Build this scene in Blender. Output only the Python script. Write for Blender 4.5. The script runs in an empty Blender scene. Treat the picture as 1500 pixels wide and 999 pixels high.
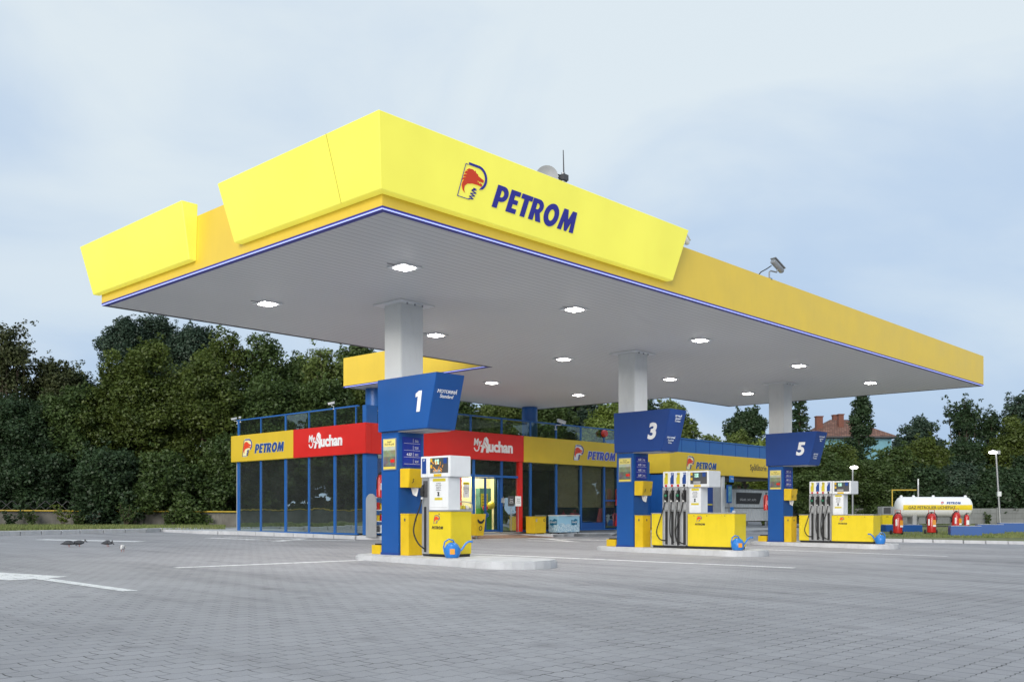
import bpy, bmesh, math, random
import numpy as np
from mathutils import Matrix, Vector
from math import pi, sin, cos, radians as R
random.seed(7)
SC = bpy.context.scene
COL = SC.collection

# ---------------------------------------------------------------- site grid
F, HOR, TH, HC, SOF = 1395., 750., .814, 1.03, 5.63      # lens, horizon row, site bearing, eye height, soffit height
UX, UY, VX, VY = cos(TH), sin(TH), -sin(TH), cos(TH)
AX, AY = -1.973, 14.485                                   # front canopy corner on the ground plan
def W(u, v, z=0.): return Vector((AX+u*UX+v*VX, AY+u*UY+v*VY, z))
def UV(X, Y): return ((X-AX)*UX+(Y-AY)*UY, (X-AX)*VX+(Y-AY)*VY)
def g(u, v):                                             # the yard drains gently to one side
    return -.0068*(min(max(u, -30), 34)-4.15)+.0107*(min(max(v, -30), 27)-4.6)-.018
def gXY(X, Y): return g(*UV(X, Y))
def survey(px, Y): return ((px-750)/F*Y, Y)              # bearing + distance -> plan position

def upx(px, v):
    k = (px-750)/F; t = (AX*VX+AY*VY+v)/(k*VX+VY); return UV(k*t, t)[0]
def onyard(px, py, dz=0.):
    Y = 33.
    for _ in range(8): Y = (HC-dz-gXY((px-750)/F*Y, Y))*F/(py-HOR)
    return (px-750)/F*Y, Y
# ---------------------------------------------------------------- materials
def newmat(n):
    m = bpy.data.materials.new(n); m.use_nodes = True
    nt = m.node_tree; b = nt.nodes['Principled BSDF']
    return m, nt, b
def N(nt, t, **k):
    n = nt.nodes.new(t)
    for a, v in k.items():
        if a in n.inputs.keys() if hasattr(n.inputs, 'keys') else False: n.inputs[a].default_value = v
        else: setattr(n, a, v)
    return n
def paint(n, c, rough=.45, var=.08, scale=3., metal=0., bump=0., dirt=0., coat=0.):
    m, nt, b = newmat(n)
    b.inputs['Roughness'].default_value = rough; b.inputs['Metallic'].default_value = metal
    if coat: b.inputs['Coat Weight'].default_value = coat
    tc = N(nt, 'ShaderNodeTexCoord'); no = N(nt, 'ShaderNodeTexNoise'); no.inputs['Scale'].default_value = scale
    no.inputs['Detail'].default_value = 6; nt.links.new(tc.outputs['Object'], no.inputs['Vector'])
    mp = N(nt, 'ShaderNodeMapRange'); mp.inputs['From Min'].default_value = .3; mp.inputs['From Max'].default_value = .7
    mp.inputs['To Min'].default_value = 1-var; mp.inputs['To Max'].default_value = 1+var*.5
    nt.links.new(no.outputs['Fac'], mp.inputs['Value'])
    mx = N(nt, 'ShaderNodeVectorMath', operation='SCALE'); mx.inputs[0].default_value = c
    nt.links.new(mp.outputs['Result'], mx.inputs['Scale']); out = mx.outputs['Vector']
    if dirt:
        n2 = N(nt, 'ShaderNodeTexNoise'); n2.inputs['Scale'].default_value = 9; n2.inputs['Detail'].default_value = 8
        mpg = N(nt, 'ShaderNodeMapping'); mpg.inputs['Scale'].default_value = (1, 1, .22)
        nt.links.new(tc.outputs['Object'], mpg.inputs['Vector']); nt.links.new(mpg.outputs['Vector'], n2.inputs['Vector'])
        m2 = N(nt, 'ShaderNodeMapRange'); m2.inputs['From Min'].default_value = .52; m2.inputs['From Max'].default_value = .75
        m2.inputs['To Max'].default_value = dirt; nt.links.new(n2.outputs['Fac'], m2.inputs['Value'])
        mm = N(nt, 'ShaderNodeMix', data_type='RGBA'); nt.links.new(m2.outputs['Result'], mm.inputs['Factor'])
        nt.links.new(out, mm.inputs['A']); mm.inputs['B'].default_value = (c[0]*.4+.03, c[1]*.4+.03, c[2]*.4+.02, 1)
        out = mm.outputs['Result']
    nt.links.new(out, b.inputs['Base Color'])
    mr = N(nt, 'ShaderNodeMapRange'); mr.inputs['To Min'].default_value = max(.05, rough-.08); mr.inputs['To Max'].default_value = min(1, rough+.12)
    nt.links.new(no.outputs['Fac'], mr.inputs['Value']); nt.links.new(mr.outputs['Result'], b.inputs['Roughness'])
    if bump:
        bn = N(nt, 'ShaderNodeBump'); bn.inputs['Strength'].default_value = bump; bn.inputs['Distance'].default_value = .02
        n3 = N(nt, 'ShaderNodeTexNoise'); n3.inputs['Scale'].default_value = 40; n3.inputs['Detail'].default_value = 5
        nt.links.new(tc.outputs['Object'], n3.inputs['Vector']); nt.links.new(n3.outputs['Fac'], bn.inputs['Height'])
        nt.links.new(bn.outputs['Normal'], b.inputs['Normal'])
    return m
def glow(n, c, s, base=None):
    m, nt, b = newmat(n)
    b.inputs['Base Color'].default_value = (*(base or c), 1); b.inputs['Roughness'].default_value = .35
    b.inputs['Emission Color'].default_value = (*c, 1); b.inputs['Emission Strength'].default_value = s
    return m
M = {}
M['yellow'] = paint('yellow_cladding', (.87, .61, .06), .38, .05, 1.2, dirt=.05)
M['band_yellow'] = paint('yellow_sign_band', (.72, .50, .03), .4, .05, 1.5, dirt=.06)
M['pump_yellow'] = paint('yellow_enamel', (.75, .58, .02), .3, .05, 3, coat=.3, dirt=.10)
M['bin_yellow'] = paint('yellow_bin', (.70, .47, .01), .4, .08, 4, dirt=.12)
M['lit_yellow'] = glow('backlit_yellow', (1., .94, .13), .40, (.60, .58, .07))
M['blue'] = paint('blue_cladding', (.007, .080, .31), .4, .05, 1.5, dirt=.08)
M['dblue'] = paint('dark_blue_sign', (.012, .055, .25), .38, .05, 2, dirt=.05)
M['rail_blue'] = paint('blue_frame', (.018, .12, .40), .35, .06, 3, dirt=.06)
M['can_blue'] = paint('blue_plastic', (.02, .18, .55), .35, .04, 4)
M['red'] = paint('red_sign_band', (.66, .018, .012), .4, .05, 2)
M['ext_red'] = paint('red_enamel', (.55, .02, .015), .3, .07, 5, coat=.4, dirt=.1)
M['white'] = paint('white_enamel', (.74, .76, .78), .35, .05, 3, dirt=.08)
M['column_white'] = paint('white_column', (.66, .68, .68), .45, .05, 1.5, dirt=.12)
M['letter_white'] = paint('white_lettering', (.85, .85, .85), .5, .02)
M['grey'] = paint('grey_panel', (.36, .37, .38), .5, .08, 3, dirt=.1)
M['alu'] = paint('brushed_aluminium', (.5, .51, .52), .38, .08, 5, metal=.6)
M['dark'] = paint('black_plastic', (.02, .02, .022), .5, .1, 5)
M['darkgrey'] = paint('dark_grey', (.07, .07, .075), .55, .1, 5)
M['rubber'] = paint('black_rubber', (.015, .015, .016), .6, .1, 9)
M['navy'] = paint('navy_lettering', (.03, .03, .33), .45, .03)
M['logo_blue'] = paint('blue_lettering', (.02, .07, .28), .45, .03)
M['logo_red'] = paint('red_emblem', (.78, .06, .015), .45, .03)
M['concrete'] = paint('cast_concrete', (.54, .55, .57), .85, .14, 2.5, bump=.3, dirt=.25)
M['oldwall'] = paint('weathered_concrete', (.20, .19, .17), .9, .4, 1.4, bump=.4, dirt=.7)
M['fence_wall'] = paint('precast_concrete', (.22, .23, .22), .9, .2, 1.2, bump=.4, dirt=.4)
M['pipe_yellow'] = paint('yellow_pipe', (.6, .42, .05), .4, .1, 6)
M['cream'] = paint('cream_wall', (.75, .68, .45), .7, .05, 2)
M['beige'] = paint('beige_blind', (.52, .43, .28), .8, .15, 6)
M['green'] = paint('green_display', (.06, .28, .05), .6, .3, 6)
M['teal'] = paint('dark_teal', (.02, .06, .06), .6, .2, 2)
M['brickred'] = paint('red_clay', (.20, .08, .055), .85, .25, 9, bump=.5, dirt=.3)
M['house_blue'] = paint('blue_render', (.20, .42, .50), .85, .12, 1.2, dirt=.2)
M['bark'] = paint('bark', (.09, .07, .05), .95, .3, 6, bump=.6)
M['galv'] = paint('galvanised_steel', (.35, .36, .37), .45, .1, 8, metal=.7)
M['ramp'] = paint('red_pavers', (.26, .16, .12), .9, .25, 8, bump=.4)
M['pigeon'] = paint('slate_feathers', (.06, .065, .075), .7, .4, 30)
M['pigeon_white'] = paint('white_feathers', (.6, .6, .6), .7, .1, 30)
M['orange'] = paint('orange_label', (.75, .30, .02), .5, .05)
def _uneven():
    m = M['lit_yellow']; nt = m.node_tree; b = nt.nodes['Principled BSDF']; tc = N(nt, 'ShaderNodeTexCoord'); no = N(nt, 'ShaderNodeTexNoise'); no.inputs['Scale'].default_value = .9; no.inputs['Detail'].default_value = 3
    nt.links.new(tc.outputs['Object'], no.inputs['Vector']); mr = N(nt, 'ShaderNodeMapRange'); mr.inputs['From Min'].default_value = .3; mr.inputs['From Max'].default_value = .7; mr.inputs['To Min'].default_value = .36; mr.inputs['To Max'].default_value = .43
    nt.links.new(no.outputs['Fac'], mr.inputs['Value']); nt.links.new(mr.outputs[0], b.inputs['Emission Strength'])
_uneven()
M['lamp'] = glow('lamp_lens', (1., .98, .93), 26)
M['street'] = glow('street_lamp_lens', (1., .99, .96), 8)
M['tube'] = glow('light_strip', (.42, .48, 1.), .75, (.3, .35, .7))
M['tankwhite'] = paint('white_tank_paint', (.86, .87, .88), .35, .04, 2, dirt=.06)
M['sticker_y2'] = paint('yellow_tank_stripe', (.82, .62, .03), .4, .05)
M['tube_purple'] = M['tube']
M['shoplamp'] = glow('shop_ceiling_lamp', (1., .93, .72), 9)
M['screen'] = glow('display_screen', (.25, .4, .38), .12, (.03, .04, .04))

def glassmat(n, tint, refl_min=.10, rough=.0, dust_haze=.05):
    m = bpy.data.materials.new(n); m.use_nodes = True; nt = m.node_tree; nt.nodes.clear()
    o = N(nt, 'ShaderNodeOutputMaterial'); mx = N(nt, 'ShaderNodeMixShader')
    t = N(nt, 'ShaderNodeBsdfTransparent'); t.inputs['Color'].default_value = (*tint, 1)
    gl = N(nt, 'ShaderNodeBsdfGlossy'); gl.inputs['Roughness'].default_value = rough; gl.inputs['Color'].default_value = (.80, .90, .88, 1)
    lw = N(nt, 'ShaderNodeLayerWeight'); lw.inputs['Blend'].default_value = .5
    fr = N(nt, 'ShaderNodeMath', operation='POWER'); fr.inputs[1].default_value = 3.5; nt.links.new(lw.outputs['Facing'], fr.inputs[0])
    ad = N(nt, 'ShaderNodeMath', operation='ADD'); ad.inputs[1].default_value = refl_min; ad.use_clamp = True
    tc = N(nt, 'ShaderNodeTexCoord'); no = N(nt, 'ShaderNodeTexNoise'); no.inputs['Scale'].default_value = .9
    bp = N(nt, 'ShaderNodeBump'); bp.inputs['Strength'].default_value = .04; bp.inputs['Distance'].default_value = .1
    nt.links.new(tc.outputs['Object'], no.inputs['Vector']); nt.links.new(no.outputs['Fac'], bp.inputs['Height'])
    nt.links.new(bp.outputs['Normal'], gl.inputs['Normal'])
    nt.links.new(fr.outputs[0], ad.inputs[0]); nt.links.new(ad.outputs[0], mx.inputs['Fac'])
    nt.links.new(t.outputs[0], mx.inputs[1]); nt.links.new(gl.outputs[0], mx.inputs[2])
    df = N(nt, 'ShaderNodeBsdfDiffuse'); df.inputs['Color'].default_value = (.34, .38, .36, 1); md = N(nt, 'ShaderNodeMixShader')   # pale dusty haze mixed into the glass to lift its blacks
    n2 = N(nt, 'ShaderNodeTexNoise'); n2.inputs['Scale'].default_value = 1.3; n2.inputs['Detail'].default_value = 6; nt.links.new(tc.outputs['Object'], n2.inputs['Vector'])
    mr = N(nt, 'ShaderNodeMapRange'); mr.inputs['To Min'].default_value = dust_haze*.4; mr.inputs['To Max'].default_value = dust_haze*1.6; nt.links.new(n2.outputs['Fac'], mr.inputs['Value'])
    nt.links.new(mr.outputs[0], md.inputs['Fac']); nt.links.new(mx.outputs[0], md.inputs[1]); nt.links.new(df.outputs[0], md.inputs[2]); nt.links.new(md.outputs[0], o.inputs['Surface'])
    return m
M['glass_dark'] = glassmat('tinted_glass', (.42, .47, .47), .55, dust_haze=.062)
M['glass_mid'] = glassmat('shop_glass', (.80, .83, .80), .16, dust_haze=.04)
M['glass_clear'] = glassmat('clear_glass', (.93, .95, .93), .015, dust_haze=.01)
M['glass_rail'] = glassmat('smoked_glass', (.74, .80, .76), .06, dust_haze=.02)

def soffit_mat():
    m, nt, b = newmat('soffit_panels'); b.inputs['Roughness'].default_value = .5
    tc = N(nt, 'ShaderNodeTexCoord'); sp = N(nt, 'ShaderNodeSeparateXYZ'); nt.links.new(tc.outputs['Object'], sp.inputs[0])
    md = N(nt, 'ShaderNodeMath', operation='PINGPONG'); md.inputs[1].default_value = .085; nt.links.new(sp.outputs['Y'], md.inputs[0])
    mp = N(nt, 'ShaderNodeMapRange'); mp.inputs['From Min'].default_value = .0; mp.inputs['From Max'].default_value = .012
    nt.links.new(md.outputs[0], mp.inputs['Value'])
    no = N(nt, 'ShaderNodeTexNoise'); no.inputs['Scale'].default_value = .35; no.inputs['Detail'].default_value = 5; nt.links.new(tc.outputs['Object'], no.inputs['Vector'])
    mr = N(nt, 'ShaderNodeMapRange'); mr.inputs['To Min'].default_value = .64; mr.inputs['To Max'].default_value = .73; nt.links.new(no.outputs['Fac'], mr.inputs['Value'])
    mx = N(nt, 'ShaderNodeMix', data_type='RGBA'); mx.inputs['A'].default_value = (.33, .33, .335, 1)
    cb = N(nt, 'ShaderNodeCombineColor'); [nt.links.new(mr.outputs[0], cb.inputs[i]) for i in range(3)]
    nt.links.new(mp.outputs[0], mx.inputs['Factor']); nt.links.new(cb.outputs[0], mx.inputs['B']); nt.links.new(mx.outputs['Result'], b.inputs['Base Color'])
    bp = N(nt, 'ShaderNodeBump'); bp.inputs['Strength'].default_value = .5; bp.inputs['Distance'].default_value = .01
    nt.links.new(mp.outputs[0], bp.inputs['Height']); nt.links.new(bp.outputs['Normal'], b.inputs['Normal'])
    return m
M['soffit'] = soffit_mat()

def paver_nodes(nt, tc):
    """interlocking pavers laid in rows along the site grid"""
    L = nt.links
    sp = N(nt, 'ShaderNodeSeparateXYZ'); L.new(tc, sp.inputs[0])
    def tri(src, per, amp):
        p = N(nt, 'ShaderNodeMath', operation='PINGPONG'); p.inputs[1].default_value = per/2; L.new(src, p.inputs[0])
        s = N(nt, 'ShaderNodeMath', operation='MULTIPLY'); s.inputs[1].default_value = amp; L.new(p.outputs[0], s.inputs[0]); return s.outputs[0]
    nz = N(nt, 'ShaderNodeTexNoise'); nz.inputs['Scale'].default_value = 5; L.new(tc, nz.inputs['Vector'])
    w = N(nt, 'ShaderNodeMath', operation='MULTIPLY_ADD'); w.inputs[1].default_value = .02; w.inputs[2].default_value = -.01; L.new(nz.outputs['Fac'], w.inputs[0])
    y = N(nt, 'ShaderNodeMath', operation='ADD'); L.new(sp.outputs['Y'], y.inputs[0]); L.new(tri(sp.outputs['X'], .115, .32), y.inputs[1])
    y2 = N(nt, 'ShaderNodeMath', operation='ADD'); L.new(y.outputs[0], y2.inputs[0]); L.new(w.outputs[0], y2.inputs[1])
    x = N(nt, 'ShaderNodeMath', operation='ADD'); L.new(sp.outputs['X'], x.inputs[0]); L.new(tri(sp.outputs['Y'], .19, .12), x.inputs[1])
    cb = N(nt, 'ShaderNodeCombineXYZ'); L.new(x.outputs[0], cb.inputs[0]); L.new(y2.outputs[0], cb.inputs[1])
    br = N(nt, 'ShaderNodeTexBrick'); br.offset = .5
    br.inputs['Scale'].default_value = 1; br.inputs['Brick Width'].default_value = .23; br.inputs['Row Height'].default_value = .19
    br.inputs['Mortar Size'].default_value = .0062; br.inputs['Mortar Smooth'].default_value = .3; br.inputs['Bias'].default_value = 0
    L.new(cb.outputs[0], br.inputs['Vector'])
    return br, nz
def ground_mat():
    m, nt, b = newmat('concrete_pavers'); L = nt.links
    tc = N(nt, 'ShaderNodeTexCoord').outputs['Object']
    br, nz = paver_nodes(nt, tc)
    br.inputs['Color1'].default_value = (.350, .348, .370, 1); br.inputs['Color2'].default_value = (.382, .379, .400, 1); br.inputs['Mortar'].default_value = (.15, .155, .16, 1)
    # joints are deep and dark only here and there
    nj = N(nt, 'ShaderNodeTexNoise'); nj.inputs['Scale'].default_value = 2.2; nj.inputs['Detail'].default_value = 4; L.new(tc, nj.inputs['Vector'])
    rj = N(nt, 'ShaderNodeMapRange'); rj.inputs['From Min'].default_value = .42; rj.inputs['From Max'].default_value = .66; L.new(nj.outputs['Fac'], rj.inputs['Value'])
    mj = N(nt, 'ShaderNodeMix', data_type='RGBA'); L.new(rj.outputs[0], mj.inputs['Factor'])
    mj.inputs['A'].default_value = (.245, .25, .26, 1); mj.inputs['B'].default_value = (.035, .035, .035, 1); L.new(mj.outputs['Result'], br.inputs['Mortar'])
    n1 = N(nt, 'ShaderNodeTexNoise'); n1.inputs['Scale'].default_value = .22; n1.inputs['Detail'].default_value = 7; n1.inputs['Roughness'].default_value = .6; L.new(tc, n1.inputs['Vector'])
    r1 = N(nt, 'ShaderNodeMapRange'); r1.inputs['From Min'].default_value = .3; r1.inputs['From Max'].default_value = .7; r1.inputs['To Min'].default_value = .80; r1.inputs['To Max'].default_value = 1.12
    L.new(n1.outputs['Fac'], r1.inputs['Value'])
    n2 = N(nt, 'ShaderNodeTexNoise'); n2.inputs['Scale'].default_value = 130; n2.inputs['Detail'].default_value = 3; L.new(tc, n2.inputs['Vector'])
    r2 = N(nt, 'ShaderNodeMapRange'); r2.inputs['From Min'].default_value = .3; r2.inputs['From Max'].default_value = .75; r2.inputs['To Min'].default_value = .86; r2.inputs['To Max'].default_value = 1.16
    L.new(n2.outputs['Fac'], r2.inputs['Value'])
    # tyre-track / drip stains: stretched noise
    mg = N(nt, 'ShaderNodeMapping'); mg.inputs['Scale'].default_value = (1.6, .16, 1); L.new(tc, mg.inputs['Vector'])
    n4 = N(nt, 'ShaderNodeTexNoise'); n4.inputs['Scale'].default_value = .8; n4.inputs['Detail'].default_value = 6; L.new(mg.outputs[0], n4.inputs['Vector'])
    r4 = N(nt, 'ShaderNodeMapRange'); r4.inputs['From Min'].default_value = .5; r4.inputs['From Max'].default_value = .72; r4.inputs['To Min'].default_value = 1.; r4.inputs['To Max'].default_value = .74
    L.new(n4.outputs['Fac'], r4.inputs['Value'])
    a = N(nt, 'ShaderNodeMath', operation='MULTIPLY'); L.new(r1.outputs[0], a.inputs[0]); L.new(r2.outputs[0], a.inputs[1])
    a2 = N(nt, 'ShaderNodeMath', operation='MULTIPLY'); L.new(a.outputs[0], a2.inputs[0]); L.new(r4.outputs[0], a2.inputs[1])
    sc = N(nt, 'ShaderNodeVectorMath', operation='SCALE'); L.new(br.outputs['Color'], sc.inputs[0]); L.new(a2.outputs[0], sc.inputs['Scale'])
    # oil drips: small dark spots scattered where cars stand
    vd = N(nt, 'ShaderNodeTexVoronoi'); vd.inputs['Scale'].default_value = .9; L.new(tc, vd.inputs['Vector'])
    nd = N(nt, 'ShaderNodeMath', operation='MULTIPLY_ADD'); nd.inputs[1].default_value = .35; L.new(nj.outputs['Fac'], nd.inputs[0]); L.new(vd.outputs['Distance'], nd.inputs[2])
    rd = N(nt, 'ShaderNodeMapRange'); rd.inputs['From Min'].default_value = .20; rd.inputs['From Max'].default_value = .36; rd.inputs['To Min'].default_value = .76; rd.inputs['To Max'].default_value = 1.; L.new(nd.outputs[0], rd.inputs['Value'])
    s_d = N(nt, 'ShaderNodeVectorMath', operation='SCALE'); L.new(sc.outputs[0], s_d.inputs[0]); L.new(rd.outputs[0], s_d.inputs['Scale']); sc = s_d
    # sparse pale specks (grit, chewing gum)
    vo = N(nt, 'ShaderNodeTexVoronoi'); vo.inputs['Scale'].default_value = 9; L.new(tc, vo.inputs['Vector'])
    rv = N(nt, 'ShaderNodeMath', operation='LESS_THAN'); rv.inputs[1].default_value = .035; L.new(vo.outputs['Distance'], rv.inputs[0])
    wn = N(nt, 'ShaderNodeSeparateColor'); L.new(vo.outputs['Color'], wn.inputs[0])
    gt = N(nt, 'ShaderNodeMath', operation='GREATER_THAN'); gt.inputs[1].default_value = .75; L.new(wn.outputs[0], gt.inputs[0])
    mu = N(nt, 'ShaderNodeMath', operation='MULTIPLY'); L.new(rv.outputs[0], mu.inputs[0]); L.new(gt.outputs[0], mu.inputs[1])
    mx = N(nt, 'ShaderNodeMix', data_type='RGBA'); L.new(mu.outputs[0], mx.inputs['Factor']); L.new(sc.outputs[0], mx.inputs['A']); mx.inputs['B'].default_value = (.5, .5, .5, 1)
    L.new(mx.outputs['Result'], b.inputs['Base Color'])
    b.inputs['Roughness'].default_value = .82
    iv = N(nt, 'ShaderNodeMath', operation='SUBTRACT'); iv.inputs[0].default_value = 1; L.new(br.outputs['Fac'], iv.inputs[1])
    ad = N(nt, 'ShaderNodeMath', operation='MULTIPLY_ADD'); ad.inputs[1].default_value = .15; L.new(n2.outputs['Fac'], ad.inputs[0]); L.new(iv.outputs[0], ad.inputs[2])
    bp = N(nt, 'ShaderNodeBump'); bp.inputs['Strength'].default_value = .35; bp.inputs['Distance'].default_value = .006
    L.new(ad.outputs[0], bp.inputs['Height']); L.new(bp.outputs['Normal'], b.inputs['Normal'])
    return m
M['ground'] = ground_mat()
def mark_mat():
    m, nt, b = newmat('worn_road_paint'); L = nt.links; b.inputs['Roughness'].default_value = .75
    tc = N(nt, 'ShaderNodeTexCoord').outputs['Object']
    br, nz = paver_nodes(nt, tc)
    br.inputs['Color1'].default_value = (.86, .87, .88, 1); br.inputs['Color2'].default_value = (.78, .79, .80, 1); br.inputs['Mortar'].default_value = (.3, .3, .31, 1)
    n = N(nt, 'ShaderNodeTexNoise'); n.inputs['Scale'].default_value = 6; n.inputs['Detail'].default_value = 8; L.new(tc, n.inputs['Vector'])
    r = N(nt, 'ShaderNodeMapRange'); r.inputs['From Min'].default_value = .60; r.inputs['From Max'].default_value = .70; L.new(n.outputs['Fac'], r.inputs['Value'])
    mx = N(nt, 'ShaderNodeMix', data_type='RGBA'); L.new(r.outputs[0], mx.inputs['Factor']); L.new(br.outputs['Color'], mx.inputs['A']); mx.inputs['B'].default_value = (.33, .34, .35, 1)
    L.new(mx.outputs['Result'], b.inputs['Base Color']); return m
M['marking'] = mark_mat()
def grass_mat(c1, c2, n='grass_turf'):
    m, nt, b = newmat(n); L = nt.links; b.inputs['Roughness'].default_value = .95
    tc = N(nt, 'ShaderNodeTexCoord').outputs['Object']
    no = N(nt, 'ShaderNodeTexNoise'); no.inputs['Scale'].default_value = 1.1; no.inputs['Detail'].default_value = 9; no.inputs['Roughness'].default_value = .7; L.new(tc, no.inputs['Vector'])
    r = N(nt, 'ShaderNodeMapRange'); r.inputs['From Min'].default_value = .35; r.inputs['From Max'].default_value = .65; L.new(no.outputs['Fac'], r.inputs['Value'])
    mx = N(nt, 'ShaderNodeMix', data_type='RGBA'); L.new(r.outputs[0], mx.inputs['Factor']); mx.inputs['A'].default_value = (*c1, 1); mx.inputs['B'].default_value = (*c2, 1)
    L.new(mx.outputs['Result'], b.inputs['Base Color']); return m
M['soil'] = grass_mat((.10, .14, .04), (.21, .20, .09))
M['grassblade'] = grass_mat((.11, .17, .04), (.24, .25, .10), 'grass_blades')

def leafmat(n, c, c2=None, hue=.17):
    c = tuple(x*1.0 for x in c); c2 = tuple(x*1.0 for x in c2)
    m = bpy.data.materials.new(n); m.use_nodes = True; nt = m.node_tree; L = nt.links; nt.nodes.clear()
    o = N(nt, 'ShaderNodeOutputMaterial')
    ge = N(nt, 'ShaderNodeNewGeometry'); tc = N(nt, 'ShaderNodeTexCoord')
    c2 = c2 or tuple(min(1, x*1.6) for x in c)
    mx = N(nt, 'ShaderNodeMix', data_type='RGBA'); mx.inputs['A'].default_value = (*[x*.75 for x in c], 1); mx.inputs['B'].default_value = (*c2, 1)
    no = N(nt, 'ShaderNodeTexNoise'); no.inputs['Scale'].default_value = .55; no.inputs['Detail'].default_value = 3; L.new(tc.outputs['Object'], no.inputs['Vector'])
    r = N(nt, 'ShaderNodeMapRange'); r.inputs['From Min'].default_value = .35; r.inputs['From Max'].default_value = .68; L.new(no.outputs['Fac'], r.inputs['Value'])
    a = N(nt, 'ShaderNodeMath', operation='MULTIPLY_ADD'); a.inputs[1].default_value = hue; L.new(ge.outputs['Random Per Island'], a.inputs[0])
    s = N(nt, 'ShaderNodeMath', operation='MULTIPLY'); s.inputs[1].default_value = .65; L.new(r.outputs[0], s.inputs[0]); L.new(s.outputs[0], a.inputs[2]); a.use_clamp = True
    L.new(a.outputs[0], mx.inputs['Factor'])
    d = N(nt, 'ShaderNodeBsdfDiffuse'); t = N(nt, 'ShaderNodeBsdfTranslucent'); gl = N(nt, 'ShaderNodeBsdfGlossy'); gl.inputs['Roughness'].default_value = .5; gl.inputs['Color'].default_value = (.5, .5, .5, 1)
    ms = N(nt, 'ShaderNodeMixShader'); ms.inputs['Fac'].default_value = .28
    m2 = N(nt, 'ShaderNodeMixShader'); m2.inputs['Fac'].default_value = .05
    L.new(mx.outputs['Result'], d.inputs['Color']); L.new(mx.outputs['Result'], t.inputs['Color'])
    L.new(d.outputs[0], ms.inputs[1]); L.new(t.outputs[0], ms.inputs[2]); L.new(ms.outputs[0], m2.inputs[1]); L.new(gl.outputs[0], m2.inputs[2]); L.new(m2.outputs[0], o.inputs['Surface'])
    return m
LM = {
 'olive': leafmat('olive_leaves', (.066, .104, .020), (.150, .195, .040)),
 'mid': leafmat('green_leaves', (.055, .098, .026), (.12, .18, .05)),
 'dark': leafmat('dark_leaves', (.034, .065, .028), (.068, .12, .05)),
 'blue': leafmat('bluegreen_leaves', (.04, .075, .048), (.09, .14, .09)),
 'brown': leafmat('bronze_leaves', (.055, .072, .028), (.12, .14, .055)),
 'light': leafmat('light_green_leaves', (.10, .15, .035), (.22, .28, .075)),
 'lime': leafmat('lime_leaves', (.12, .18, .03), (.25, .32, .06)),
}

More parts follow.
